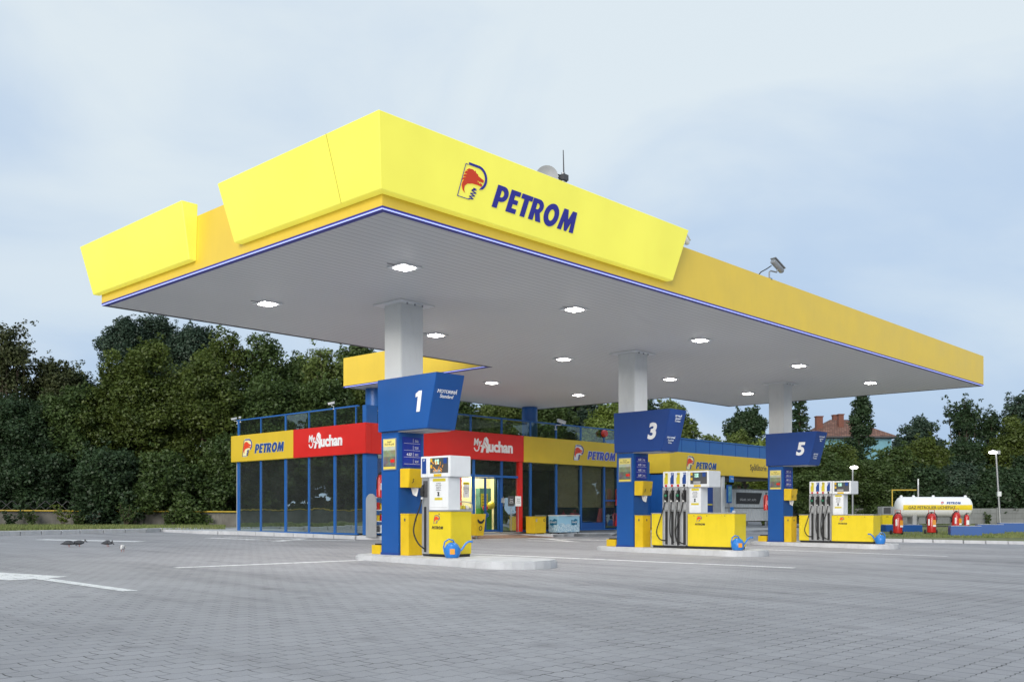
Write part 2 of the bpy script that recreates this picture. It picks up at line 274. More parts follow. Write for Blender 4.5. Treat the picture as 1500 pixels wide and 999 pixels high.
# ---------------------------------------------------------------- mesh helpers
class MB:
    def __init__(s): s.v = []; s.f = []; s.mi = []; s.cur = 0
    def add(s, vs, fs):
        o = len(s.v); s.v += [tuple(p) for p in vs]; s.f += [tuple(i+o for i in f) for f in fs]; s.mi += [s.cur]*len(fs); return s
    def box(s, x0, x1, y0, y1, z0, z1):
        return s.add([(x0, y0, z0), (x1, y0, z0), (x1, y1, z0), (x0, y1, z0), (x0, y0, z1), (x1, y0, z1), (x1, y1, z1), (x0, y1, z1)],
                     [(0, 3, 2, 1), (4, 5, 6, 7), (0, 1, 5, 4), (1, 2, 6, 5), (2, 3, 7, 6), (3, 0, 4, 7)])
    def hexa(s, p):   # 8 points, bottom ring then top ring
        return s.add(p, [(0, 3, 2, 1), (4, 5, 6, 7), (0, 1, 5, 4), (1, 2, 6, 5), (2, 3, 7, 6), (3, 0, 4, 7)])
    def prism(s, poly, fn, d0, d1):
        n = len(poly); a = [fn(x, y, d0) for x, y in poly]; b = [fn(x, y, d1) for x, y in poly]
        return s.add(a+b, [tuple(range(n))[::-1], tuple(range(n, 2*n))]+[(i, (i+1) % n, n+(i+1) % n, n+i) for i in range(n)])
    def tube(s, pts, r, n=8, cap=True):
        pts = [Vector(p) for p in pts]; rs = r if isinstance(r, (list, tuple)) else [r]*len(pts)
        rings = []; up = None
        for i, p in enumerate(pts):
            d = (pts[min(i+1, len(pts)-1)]-pts[max(i-1, 0)]).normalized()
            if up is None: up = d.orthogonal().normalized()
            up = (up-d*up.dot(d)).normalized(); w = d.cross(up)
            rings.append([p+(up*cos(2*pi*k/n)+w*sin(2*pi*k/n))*rs[i] for k in range(n)])
        vs = [q for rg in rings for q in rg]; fs = []
        for i in range(len(pts)-1):
            for k in range(n): fs.append((i*n+k, i*n+(k+1) % n, (i+1)*n+(k+1) % n, (i+1)*n+k))
        if cap: fs += [tuple(range(n))[::-1], tuple(range((len(pts)-1)*n, len(pts)*n))]
        return s.add(vs, fs)
    def lathe(s, prof, n=24, c=(0, 0, 0), axis='z'):
        vs = []; fs = []
        for r, h in prof:
            for k in range(n):
                a = 2*pi*k/n
                p = (r*cos(a), r*sin(a), h) if axis == 'z' else ((h, r*cos(a), r*sin(a)) if axis == 'x' else (r*cos(a), h, r*sin(a)))
                vs.append((p[0]+c[0], p[1]+c[1], p[2]+c[2]))
        m = len(prof)
        for i in range(m-1):
            for k in range(n): fs.append((i*n+k, i*n+(k+1) % n, (i+1)*n+(k+1) % n, (i+1)*n+k))
        fs += [tuple(range(n))[::-1], tuple(range((m-1)*n, m*n))]
        return s.add(vs, fs)
    def ball(s, c, r, n=12, sq=(1, 1, 1)):
        pr = [(max(1e-4, sin(pi*i/n)), -cos(pi*i/n)) for i in range(n+1)]
        t = MB().lathe(pr, n*2)
        return s.add([(c[0]+x*r*sq[0], c[1]+y*r*sq[1], c[2]+z*r*sq[2]) for x, y, z in t.v], t.f)
    def build(s, name, mat, parent=None, bevel=0, smooth=False, seg=2):
        me = bpy.data.meshes.new(name); me.from_pydata(s.v, [], s.f)
        for m in (mat if isinstance(mat, (list, tuple)) else [mat]): me.materials.append(m)
        if s.mi and max(s.mi) > 0: me.polygons.foreach_set('material_index', s.mi)
        bm = bmesh.new(); bm.from_mesh(me); bmesh.ops.recalc_face_normals(bm, faces=bm.faces)
        if bevel:
            es = [e for e in bm.edges if len(e.link_faces) == 2 and e.calc_face_angle(0) > .5]
            bmesh.ops.bevel(bm, geom=es, offset=bevel, segments=seg, affect='EDGES', clamp_overlap=True)
        bm.to_mesh(me); bm.free()
        if smooth:
            for p in me.polygons: p.use_smooth = True
            try: me.set_sharp_from_angle(angle=R(40))
            except Exception: pass
        o = bpy.data.objects.new(name, me); COL.objects.link(o)
        if parent: o.parent = parent
        return o
def tag(o, label=None, cat=None, group=None, kind=None):
    if label: o['label'] = label
    if cat: o['category'] = cat
    if group: o['group'] = group
    if kind: o['kind'] = kind
    return o
def thing(name, loc, label, cat, group=None, rot=TH):
    o = bpy.data.objects.new(name, None); COL.objects.link(o); o.location = loc; o.rotation_euler = (0, 0, rot); o.empty_display_size = .2
    return tag(o, label, cat, group)
def children(o): return [c for c in COL.objects if c.parent is o]
def copy_tree(o, parent=None):
    kids = [c for c in bpy.data.objects if c.parent is o]
    c = o.copy(); COL.objects.link(c); c.parent = parent
    for k in kids: copy_tree(k, c)
    return c
# faces of the site grid: LF looks along -x (to the camera's left), RF along -y
LF = lambda x, y, z: Matrix(((0, 0, -1, x), (-1, 0, 0, y), (0, 1, 0, z), (0, 0, 0, 1)))
RF = lambda x, y, z: Matrix(((1, 0, 0, x), (0, 0, -1, y), (0, 1, 0, z), (0, 0, 0, 1)))
def fnM(mt): return lambda a, b, c: mt @ Vector((a, b, c))

def curve_mesh(cu, name, mat, parent, mt, label=None):
    ob = bpy.data.objects.new('tmp', cu); COL.objects.link(ob)
    dg = bpy.context.evaluated_depsgraph_get(); dg.update()
    me = bpy.data.meshes.new_from_object(ob.evaluated_get(dg)); bpy.data.objects.remove(ob)
    me.transform(mt); me.materials.clear(); me.materials.append(mat)
    o = bpy.data.objects.new(name, me); COL.objects.link(o); o.parent = parent
    if label: o['label'] = label
    return o
def text(s, size, mat, parent, mt, bold=0., shear=0., ext=.004, name='lettering', align='CENTER', space=1., line=1., sx=1.):
    cu = bpy.data.curves.new('t', 'FONT'); cu.body = s; cu.size = size; cu.offset = bold*size; cu.shear = shear
    cu.extrude = ext; cu.align_x = align; cu.align_y = 'CENTER'; cu.space_character = space; cu.space_line = line; cu.resolution_u = 4
    return curve_mesh(cu, name, mat, parent, mt @ Matrix.Diagonal((sx, 1, 1, 1)))
def outline(polys, mat, parent, mt, name, ext=.004, offset=0.):
    cu = bpy.data.curves.new('o', 'CURVE'); cu.dimensions = '2D'; cu.fill_mode = 'BOTH' if ext else 'FRONT'; cu.extrude = ext; cu.offset = offset
    for pl in polys:
        sp = cu.splines.new('POLY'); sp.points.add(len(pl)-1); sp.use_cyclic_u = True
        for i, (x, y) in enumerate(pl): sp.points[i].co = (x, y, 0, 1)
    return curve_mesh(cu, name, mat, parent, mt)
def arc(cx, cy, rx, ry, a0, a1, n=10): return [(cx+rx*cos(R(a0+(a1-a0)*i/n)), cy+ry*sin(R(a0+(a1-a0)*i/n))) for i in range(n+1)]
def glyphs():
    G = {}
    G['P'] = ([[(0, 0), (.26, 0), (.26, .31), (.33, .31)]+arc(.35, .655, .33, .345, -80, 80)+[(.33, 1), (0, 1)], [(.26, .5)]+arc(.33, .655, .12, .145, -80, 80)+[(.26, .81)]], .70)
    G['E'] = ([[(0, 0), (.54, 0), (.54, .21), (.26, .21), (.26, .4), (.51, .4), (.51, .6), (.26, .6), (.26, .79), (.54, .79), (.54, 1), (0, 1)]], .56)
    G['T'] = ([[(.19, 0), (.45, 0), (.45, .78), (.64, .78), (.64, 1), (0, 1), (0, .78), (.19, .78)]], .62)
    G['R'] = ([[(0, 0), (.26, 0), (.26, .36), (.29, .36), (.44, 0), (.74, 0), (.55, .4)]+arc(.35, .68, .33, .32, -40, 80)+[(.33, 1), (0, 1)], [(.26, .53)]+arc(.33, .67, .12, .135, -80, 80)+[(.26, .81)]], .74)
    G['O'] = ([arc(.44, .5, .44, .54, 0, 349, 31), arc(.44, .5, .18, .27, 0, 349, 31)], .92)
    G['M'] = ([[(0, 0), (.24, 0), (.28, .5), (.44, 0), (.58, 0), (.75, .5), (.77, 0), (1.02, 0), (.92, 1), (.66, 1), (.51, .52), (.36, 1), (.1, 1)]], 1.)
    return G
GL = glyphs()
def wordmark(size, mat, parent, mt, ext=.004, offset=0., name='lettering'):
    x = 0; polys = []
    for ch in 'PETROM':
        ps, w = GL[ch]
        for p in ps: polys.append([((px+x+.22*py)*size*1.13, py*size) for px, py in p])
        x += w+.07
    return outline(polys, mat, parent, mt, name, ext, offset)
# emblem traced in a 0..1 high frame (px coordinates of the big sign squared up)
def EQ(pts): return [((x)/290., (y)/290.) for x, y in pts]
def emblem(size, parent, mt, back=None, d=.012):
    m0 = mt
    if back:
        outline([[(x*size*1.1, y*size) for x, y in [(-.03, -.04), (.40, -.04), (.44, .34), (.62, .36)]+arc(.56, .66, .36, .36, -70, 70)+[(.62, 1.05), (.16, 1.05)]]], back, parent, m0, 'backing_plate', .004)
    e = m0 @ Matrix.Translation((0, 0, d))
    thick = [(.20, 1.02), (.58, 1.02)]+arc(.56, .67, .36, .35, 80, -50)+[(.66, .36)]+arc(.55, .67, .29, .28, -45, 85)+[(.20, .95)]
    thin = [(.18, .96), (.185, .94), (.10, .94), (-.06, .02), (.36, .02), (.36, .0), (-.085, .0), (.085, .96)]
    zig = []; zz = [(.46, .36), (.60, .34), (.40, .28), (.58, .24), (.37, .19), (.54, .15), (.34, .10), (.50, .06), (.33, .03)]
    sz = lambda pl: [(x*size*1.1, y*size) for x, y in pl]
    outline([sz(thick)], M['navy'], parent, e, 'emblem_letter', .003)
    outline([sz(thin)], M['navy'], parent, e, 'emblem_frame', .003)
    zp = [(x, y+.014) for x, y in zz]+[(x, y-.016) for x, y in zz[::-1]]
    outline([sz(zp)], M['navy'], parent, e, 'emblem_stem', .003)
    # a fringed red head in profile, mouth open to the right, beard curling down left
    head = [(.46, .86), (.48, .80), (.56, .77), (.58, .73), (.80, .66), (.79, .60), (.76, .585), (.73, .61), (.70, .575), (.67, .61), (.63, .575), (.60, .61), (.575, .60), (.585, .55), (.62, .575), (.65, .53), (.69, .56), (.76, .53), (.74, .47),
            (.58, .48), (.40, .47), (.22, .42), (.14, .34), (.13, .24), (.17, .15), (.08, .22), (.03, .34), (.05, .44), (.10, .52), (.02, .47), (.05, .55), (.17, .60), (.05, .58), (.08, .65), (.19, .68), (.08, .68), (.12, .76), (.21, .77), (.14, .79), (.22, .85), (.36, .86), (.44, .82)]
    outline([sz(head)], M['logo_red'], parent, e, 'emblem_head', .003)
def auchan(size, parent, mt):
    text('uchan', size, M['letter_white'], parent, mt @ Matrix.Translation((size*.30, -.02*size, 0)), bold=.035, space=.98, ext=.012, align='LEFT', sx=1.02)
    A = [[(-.42, -.42), (-.22, -.42), (-.12, -.12), (.10, -.12), (.10, -.42), (.34, -.42), (.30, .45), (.12, .62), (-.06, .55)]]
    outline([[(x*size, y*size) for x, y in A[0]]], M['letter_white'], parent, mt, 'lettering', .012)
    # a small bird: two thin slits and a beak across the capital
    e = mt @ Matrix.Translation((0, 0, .016))
    outline([[(x*size, y*size) for x, y in [(-.05, .34), (.22, .0), (.24, .02), (-.02, .38)]]], M['red'], parent, e, 'lettering', .002)
    outline([[(x*size, y*size) for x, y in [(-.16, .10), (.10, -.14), (.12, -.12), (-.14, .13)]]], M['red'], parent, e, 'lettering', .002)
    outline([[(x*size, y*size) for x, y in [(-.50, .02), (-.2, .10), (-.08, .3), (-.10, .02), (-.3, -.06)]]], M['letter_white'], parent, mt, 'lettering', .012)
    text('My', size*.66, M['letter_white'], parent, mt @ Matrix.Translation((-size*.72, .22*size, 0)), bold=.012, shear=.15, ext=.01, sx=.85)
    sm = arc(-.78, -.02, .27, .36, 200, 345, 10)+arc(-.78, -.02, .20, .28, 345, 200, 10)
    outline([[(x*size, y*size) for x, y in sm]], M['letter_white'], parent, mt, 'lettering', .01)

def sheet(poly_uv, dz, name, mat, kind='structure', step=2.5):
    """flat polygon laid on the draining yard"""
    bm = bmesh.new(); vs = [bm.verts.new((u, v, 0)) for u, v in poly_uv]; bm.faces.new(vs)
    lo = [min(p[i] for p in poly_uv) for i in (0, 1)]; hi = [max(p[i] for p in poly_uv) for i in (0, 1)]
    for ax in (0, 1):
        for cst in ((-30, 34) if ax == 0 else (-30, 27)):
            if lo[ax] < cst < hi[ax]:
                no = (1, 0, 0) if ax == 0 else (0, 1, 0); co = (cst, 0, 0) if ax == 0 else (0, cst, 0)
                bmesh.ops.bisect_plane(bm, geom=bm.verts[:]+bm.edges[:]+bm.faces[:], plane_co=co, plane_no=no)
    for v in bm.verts: v.co.z = g(v.co.x, v.co.y)+dz
    bmesh.ops.recalc_face_normals(bm, faces=bm.faces)
    for f in bm.faces:
        if f.normal.z < 0: f.normal_flip()
    me = bpy.data.meshes.new(name); bm.to_mesh(me); bm.free(); me.materials.append(mat)
    o = bpy.data.objects.new(name, me); COL.objects.link(o); o.location = (AX, AY, 0); o.rotation_euler = (0, 0, TH)
    if kind: o['kind'] = kind
    return o

# ================================================================ SETTING
sheet([(-500, -500), (700, -500), (700, 700), (-500, 700)], 0, 'ground', M['ground'])

def kerb_run(pts, h, w, name, step=1.0, parent_mat=None):
    """kerb stones in a row: one sheet of stones, small joints"""
    mb = MB()
    for (a, b) in zip(pts[:-1], pts[1:]):
        a = Vector(a); b = Vector(b); d = b-a; L = d.length; d.normalize(); n = Vector((-d.y, d.x))
        k = max(1, round(L/step))
        for i in range(k):
            p = a+d*(L*i/k+.014); q = a+d*(L*(i+1)/k-.014); hh = h+random.uniform(-.006, .006)
            P = [p, q, q+n*w, p+n*w]
            mb.hexa([(x.x, x.y, g(x.x, x.y)-.1) for x in P]+[(x.x, x.y, g(x.x, x.y)+hh) for x in P])
    o = mb.build(name, M['concrete'], bevel=.015, seg=1); o.location = (AX, AY, 0); o.rotation_euler = (0, 0, TH); o['kind'] = 'structure'
    return o
# left verge
KL = [(-22, 10), (2.6, 24.2), (6.0, 25.7), (9.2, 26.9), (10.2, 27.7), (14.5, 28.2), (30, 29.5), (34, 27)]
def at(px, Y): return UV(*survey(px, Y))
kerb_run(KL[:6], .17, .2, 'kerb')
LV = KL[:6]+[(40, 48), (-10, 60), (-60, 30)]
sheet(LV, .10, 'verge', M['soil'])
# right verge
KR = [(29.0, 6.6), (30.5, 3.9), (31.6, 1.9), (33.0, -.2), (35.2, -3.5), (41, -12)]
kerb_run(KR[::-1], .13, .15, 'kerb')
RV = KR[::-1]+[(31.2, 9.5), (40, 12)]
RVb = [(27, 10)]
# right verge is a lawn rising gently to the boundary wall
def lawn():
    mb = MB(); near = [KR[i] for i in range(len(KR))]
    far = [at(1180, 58), at(1290, 60), at(1380, 62), at(1470, 64), at(1600, 66), at(1900, 70)]
    n = len(near); K = 6; vs = []
    for j in range(K+1):
        t = j/K
        for i in range(n):
            x = near[i][0]*(1-t)+far[i][0]*t; y = near[i][1]*(1-t)+far[i][1]*t
            vs.append((x, y, (g(*near[i])+.12)*(1-t)+.22*t))
    fs = [(j*n+i, j*n+i+1, (j+1)*n+i+1, (j+1)*n+i) for j in range(K) for i in range(n-1)]
    mb.add(vs, fs); o = mb.build('verge', M['soil']); o.location = (AX, AY, 0); o.rotation_euler = (0, 0, TH); o['kind'] = 'structure'
    return vs, n, K
lawn()
def lawnz(Y): return .0-.09+(min(max(Y, 38), 68)-38)/30*.30
# far ground behind everything
def blades(n, fn, name, label, h=(.05, .14), mat='grassblade', w=.014):
    rng = np.random.default_rng(5); vs = np.zeros((n*3, 3)); k = 0
    for i in range(n):
        X, Y, Z = fn(rng); a = rng.uniform(0, 2*pi); hh = rng.uniform(*h); dx, dy = cos(a)*w, sin(a)*w
        vs[k] = (X-dx, Y-dy, Z); vs[k+1] = (X+dx, Y+dy, Z); vs[k+2] = (X+rng.normal()*.04, Y+rng.normal()*.04, Z+hh); k += 3
    me = bpy.data.meshes.new(name); me.vertices.add(n*3); me.vertices.foreach_set('co', vs.ravel()); me.loops.add(n*3); me.loops.foreach_set('vertex_index', np.arange(n*3))
    me.polygons.add(n); me.polygons.foreach_set('loop_start', np.arange(0, n*3, 3)); me.polygons.foreach_set('loop_total', np.full(n, 3)); me.update(calc_edges=True)
    me.materials.append(M[mat]); o = bpy.data.objects.new(name, me); COL.objects.link(o); tag(o, label, 'grass', kind='stuff'); return o
def fnL(rng):
    px = rng.uniform(-60, 330); t = rng.uniform(0, 1)
    Y0 = 37+px/300*4.5; Y = Y0+.4+t*(50.5-Y0)*1.0; X, Y = survey(px, Y); return X, Y, gXY(X, Y)+.10
blades(16000, fnL, 'grass', 'ragged green grass strip between the left kerb and the low old wall', (.06, .2), w=.02)
def fnR(rng):
    px = rng.uniform(1230, 1560); Y = 41.2+rng.uniform(0, 1)**1.3*25; X, Y = survey(px, Y); return X, Y, lawnz(Y)-.02
blades(16000, fnR, 'grass', 'short green lawn around the gas tank beyond the right kerb', (.04, .12), w=.02)

# painted markings
def marking(pts, name='road_marking'):
    return sheet(pts, .004, name, M['marking'])
def line(a, b, w):
    a = Vector(a); b = Vector(b); d = (b-a).normalized(); n = Vector((-d.y, d.x))*w/2
    k = max(2, int((b-a).length/.23)); top = []; bot = []
    for i in range(k+1):
        p = a+(b-a)*i/k; j = random.uniform(-.02, .02)
        top.append(tuple(p+n+Vector((j, j))*.5)); bot.append(tuple(p-n+Vector((j, -j))*.5))
    marking(top+bot[::-1])
marking([(-4.6, 6.9), (-3.6, 5.41), (-3.13, 3.86), (-3.49, 3.67), (-3.42, .84), (-3.62, .87), (-3.70, 3.66), (-4.08, 3.6)])
line((2.5, 20.3), (4.4, 17.3), .7); line((-.78, 4.95), (3.6, 5.12), .20); line((7.6, 6.5), (9.16, -2.1), .26); line((17.4, 4.4), (18.11, -2.1), .26)
def linepx(a, b, w):
    line(UV(*onyard(*a)), UV(*onyard(*b)), w)
linepx((305, 787.6), (400, 791.2), .45); linepx((330, 787), (448, 788.6), .4); linepx((448, 788.6), (404, 793), .35); linepx((360, 790.5), (520, 791.5), .4)
linepx((775, 788.2), (905, 792), .4); linepx((772, 791.5), (850, 793.5), .35); linepx((800, 789), (836, 792.8), .35)

# raised walkway round the shop
WK = [(10.25, 24.4), (11.0, 22.6), (12.0, 16.3), (12.6, 15.2), (14.2, 14.9), (16.2, 14.8)]
WK2 = [(21.0, 14.75), (23, 15.3), (28.6, 15.5), (40, 15.9), (46, 16.0)]
def walkway():
    poly = WK+[(17.6, 15.9), (20.2, 15.9)]+WK2+[(46, 28), (10.3, 28)]
    mb = MB(); mb.prism(poly, lambda x, y, z: (x, y, z), 0, 1)
    vs = [(x, y, (g(x, y)-.1 if z < .5 else g(x, y)+.115)) for x, y, z in mb.v]; mb.v = vs
    o = mb.build('pavement', M['concrete'], bevel=0); o.location = (AX, AY, 0); o.rotation_euler = (0, 0, TH); o['kind'] = 'structure'
walkway()
kerb_run(WK[::-1], .135, .14, 'kerb'); kerb_run(WK2, .135, .14, 'kerb')
rm = MB().hexa([(16.1, 14.75, -.2), (21.05, 14.7, -.2), (21.05, 16.3, -.2), (16.1, 16.3, -.2), (16.1, 14.75, g(16, 14.75)+.008), (21.05, 14.7, g(21, 14.7)+.008), (21.05, 16.3, g(21, 16.3)+.122), (16.1, 16.3, g(16, 16.3)+.122)]).build('pavement', M['ramp']); rm.location = (AX, AY, 0); rm.rotation_euler = (0, 0, TH); rm['kind'] = 'structure'

# ================================================================ CANOPY
CF = 6.73
canopy = thing('canopy', W(0, 0, 0), 'wide flat yellow canopy with blue light strip, over the three pump islands', 'canopy')
# footprint (surveyed corners), anticlockwise
FP = [(0, 0), (28.0, .0), (27.6, 10.3), (23.1, 10.4), (22.7, 17.4), (12.2, 17.4), (12.3, 9.95), (0, 9.9)]
ins = lambda d: [(d, d), (28-d, d), (27.6-d, 10.3-d), (23.1-d, 10.4-d), (22.7-d, 17.4-d), (12.2+d, 17.4-d), (12.3+d, 9.95-d), (d, 9.9-d)]
id3 = lambda x, y, z: (x, y, z)
sf = MB().prism(ins(.05), id3, SOF+.012, SOF+.10).build('soffit', M['soffit'], canopy)
MB().prism(ins(.30), id3, CF-.35, CF-.25).build('roof_deck', M['grey'], canopy)
fa = MB(); n = len(FP); IN = ins(.14)
for i in range(n):
    a, b, c, d = FP[i], FP[(i+1) % n], IN[(i+1) % n], IN[i]
    fa.hexa([(a[0], a[1], SOF+.062), (b[0], b[1], SOF+.062), (c[0], c[1], SOF+.062), (d[0], d[1], SOF+.062),
             (a[0], a[1], CF), (b[0], b[1], CF), (c[0], c[1], CF), (d[0], d[1], CF)])
fa.build('fascia', M['yellow'], canopy)
tr = MB(); I2 = ins(.10)
for i in range(n):
    a, b, c, d = FP[i], FP[(i+1) % n], I2[(i+1) % n], I2[i]
    if i in (1, 2, 3, 4, 6): continue
    MB().hexa([(p[0], p[1], SOF+.002) for p in (a, b, c, d)]+[(p[0], p[1], SOF+.060) for p in (a, b, c, d)]).build('trim', M['navy'], canopy)
t2 = MB()
for i in (1, 2, 3, 4, 6):
    a, b, c, d = FP[i], FP[(i+1) % n], I2[(i+1) % n], I2[i]
    MB().hexa([(p[0], p[1], SOF+.002) for p in (a, b, c, d)]+[(p[0], p[1], SOF+.060) for p in (a, b, c, d)]).build('edge_trim', M['darkgrey'], canopy)
e = .008
MB().box(0, 28.0, -e, -.002, SOF+.004, SOF+.024).build('light_strip', M['tube'], canopy)
MB().box(-e, -.002, 0, 9.9, SOF+.004, SOF+.024).build('light_strip', M['tube'], canopy)
MB().box(12.2-.012, 12.19, 9.95, 17.3, SOF+.004, SOF+.024).build('light_strip', M['tube'], canopy)
# back-lit sign boxes that lean outwards
zt, zb, pt, pb = 6.95, 5.87, .34, .15
def signbox_L():
    mb = MB(); ut, ub, vt, vb = 7.93, 7.62, 4.28, 4.02
    mb.cur = 0
    vs = [(-pt, vt, zt), (-pt, -pt, zt), (ut, -pt, zt), (-pb, vb, zb), (-pb, -pb, zb), (ub, -pb, zb),
          (0, vt, zt), (0, 0, zt), (ut, 0, zt), (0, vb, zb), (0, 0, zb), (ub, 0, zb)]
    mb.add(vs, [(0, 3, 4, 1), (1, 4, 5, 2), (0, 1, 7, 6), (1, 2, 8, 7), (3, 9, 10, 4), (4, 10, 11, 5), (0, 6, 9, 3), (2, 5, 11, 8)])
    return mb.build('sign_box', M['lit_yellow'], canopy, bevel=.012, seg=1)
sb = signbox_L(); sb['label'] = 'back-lit yellow corner sign box with blue lettering'
s2 = MB().add([(-pt, 10.25, zt), (-pt, 5.6, zt), (-pb, 10.0, zb), (-pb, 5.66, zb), (0, 10.25, zt), (0, 5.6, zt), (0, 10.0, zb), (0, 5.66, zb)],
              [(0, 2, 3, 1), (0, 1, 5, 4), (2, 6, 7, 3), (1, 3, 7, 5), (0, 4, 6, 2), (4, 5, 7, 6)]).build('sign_box', M['lit_yellow'], canopy, bevel=.012, seg=1)
s2['label'] = 'plain back-lit yellow sign box at the left end'
# seams
M['seam'] = paint('seam_line', (.45, .36, .02), .6)
def leanL(v, z): f = (z-zb)/(zt-zb); return (-(pb+(pt-pb)*f)-.002, v, z)
def leanR(u, z): f = (z-zb)/(zt-zb); return (u, -(pb+(pt-pb)*f)-.002, z)
sm = MB()
for a, b in (((.97, zt), (.83, zb)),):
    p = [leanL(a[0]-.006, a[1]), leanL(a[0]+.006, a[1]), leanL(b[0]+.006, b[1]), leanL(b[0]-.006, b[1])]
    MB().add(p, [(0, 1, 2, 3)]).build('seam', M['seam'], sb if a[0] < 5 else s2)
# big emblem + word on the leaning face
tilt = math.atan2(pt-pb, zt-zb)
def RL(u, z):
    y = -(pb+(pt-pb)*(z-zb)/(zt-zb))-.012
    return Matrix.Translation((u, y, z)) @ Matrix.Rotation(tilt, 4, 'X') @ RF(0, 0, 0)
emblem(.56, sb, RL(1.42, 6.12), None, .0)
wordmark(.38, M['navy'], sb, RL(2.16, 6.13), .006)
# columns
def ucol(u, v, z0):
    c = MB().box(u+.10, u+.74, v+.03, v+.62, z0, SOF-.0).build('column', M['column_white'], canopy, bevel=.02)
    MB().box(u-.08, u+.92, v-.14, v+.80, SOF-.02, SOF+.006).build('top_plate', M['white'], c)
    for dx in (.2, .42, .64): MB().lathe([(.018, SOF-.06), (.018, SOF-.02)], 8, (u+dx, v-.05, 0)).build('anchor_bolt', M['galv'], c)
ISL = [(4.18, 4.62), (12.95, 4.75), (21.95, 4.8)]
for (u, v) in ISL: ucol(u, v, g(u, v)+.13)
for (u, v, z0) in ((13.22, 16.85, 4.3), (21.85, 16.85, 4.3)):
    MB().lathe([(.34, z0), (.34, SOF)], 32, (u, v, 0)).build('round_column', M['rail_blue'], canopy, smooth=True)

# soffit lamps
lamp0 = None
LPOS = [(2.45, 2.38), (2.4, 6.97), (7.5, 2.42), (7.45, 7.05), (12.8, 2.45), (12.7, 7.15), (18.75, 2.6), (18.5, 7.25), (24.2, 2.6), (23.9, 7.3), (14.95, 12.4), (19.8, 12.4)]
rowname = {2: 'front row', 7: 'back row', 12: 'row nearest the shop'}
order = {2: ['first', 'second', 'third', 'fourth', 'fifth'], 7: ['first', 'second', 'third', 'fourth', 'fifth'], 12: ['first', 'second']}
cnt = {2: 0, 7: 0, 12: 0}
for (u, v) in LPOS:
    if lamp0 is None:
        lamp0 = r = thing('canopy_light', W(u, v, SOF), 'x', 'ceiling light', 'recessed square lights in the canopy soffit')
        MB().box(-.24, .24, -.24, .24, -.016, .012).build('bezel', M['white'], r, bevel=.006)
        MB().box(-.15, .15, -.15, .15, -.030, -.017).build('lens', M['lamp'], r, bevel=.006)
        MB().tube([(-.42, 0, -.006), (-.24, 0, -.006)], .006, 6).build('cable', M['darkgrey'], r)
        ld = bpy.data.lights.new('lamp_light', 'AREA'); ld.shape = 'SQUARE'; ld.size = .3; ld.energy = 62; ld.color = (1, .97, .9); ld.spread = R(160)
        lo = bpy.data.objects.new('lamp_light', ld); COL.objects.link(lo); lo.parent = r; lo.location = (0, 0, -.05)
    else: r = copy_tree(lamp0)
    r.location = W(u, v, SOF)
    k = 2 if v < 4 else (7 if v < 9 else 12)
    r['label'] = f'bright square soffit light, {order[k][cnt[k]]} from the left in the {rowname[k]}'; cnt[k] += 1
# things on the roof
def cctv(loc, label, rot, s=1., arm=.25, mat='galv', up=True, pitch=-.25):
    r = thing('security_camera', loc, label, 'camera', None, rot); r.scale = (s, s, s)
    a = MB().tube([(0, 0, 0), (0, 0, .16), (.05, 0, .2), (arm-.03, 0, .20), (arm, 0, .27)], .018, 8); a.box(-.05, .05, -.05, .05, -.02, .02); a.build('bracket', M['white'] if mat == 'white' else M['galv'], r)
    b = MB(); b.lathe([(.062, -.2), (.07, -.19), (.07, .18), (.05, .2)], 16, (0, 0, 0), 'x').box(-.22, .2, -.08, .08, .06, .078)
    o = b.build('housing', M[mat], r, smooth=True); o.location = (arm, 0, .35); o.rotation_euler = (0, -pitch, 0)
    l = MB().lathe([(.045, .0), (.045, .012)], 16, (.201, 0, 0), 'x').build('lens', M['dark'], o)
    return r
c1 = cctv(W(12.1, .05, CF), 'large silver security camera standing on the right canopy edge', TH+R(-10)+0, 1.05, .3, pitch=-.5)
MB().tube([(0-.42, 0, .0), (-.3, 0, .12), (-.1, .0, .22), (.1, .02, .33)], .012, 6).build('cable', M['rubber'], c1)
cctv(W(8.45, .2, CF), 'small white security camera just right of the lit corner sign box', TH+R(10), .9, .22, 'white', pitch=-.4)
an = thing('antenna_mast', W(8.97, 4.0, CF-.3), 'thin whip antenna mast with short side rods above the canopy roof', 'antenna')
MB().tube([(0, 0, 0), (0, 0, 3.05)], .05, 10).build('pole', M['galv'], an)
MB().tube([(.03, 0, 2.8), (.0, 0, 3.62)], [.022, .012], 6).build('whip', M['darkgrey'], an)
for k, (z, l) in enumerate(((2.90, .22), (2.97, .25), (2.84, .2), (2.66, .3), (2.72, .34))):
    MB().tube([(-l, .05, z), (l if z < 2.8 else .12, -.02, z+.02)], .016, 6).build('rod', M['darkgrey'], an)
MB().box(-.08, .1, -.09, .09, 2.86, 3.0).build('bracket', M['darkgrey'], an)
ds = thing('satellite_dish', W(8.35, 4.0, CF-.3), 'round grey satellite dish behind the top edge of the lit sign', 'dish', None, 0)
d_ = MB(); d_.lathe([(.01, .07), (.13, .06), (.21, .03), (.27, 0), (.275, -.012), (.21, .015), (.13, .04), (.01, .055)], 28, (0, 0, 2.80), 'y').build('reflector', M['grey'], ds, smooth=True)
MB().tube([(0, .12, 0), (0, .12, 2.7)], .03, 8).build('pole', M['galv'], ds)

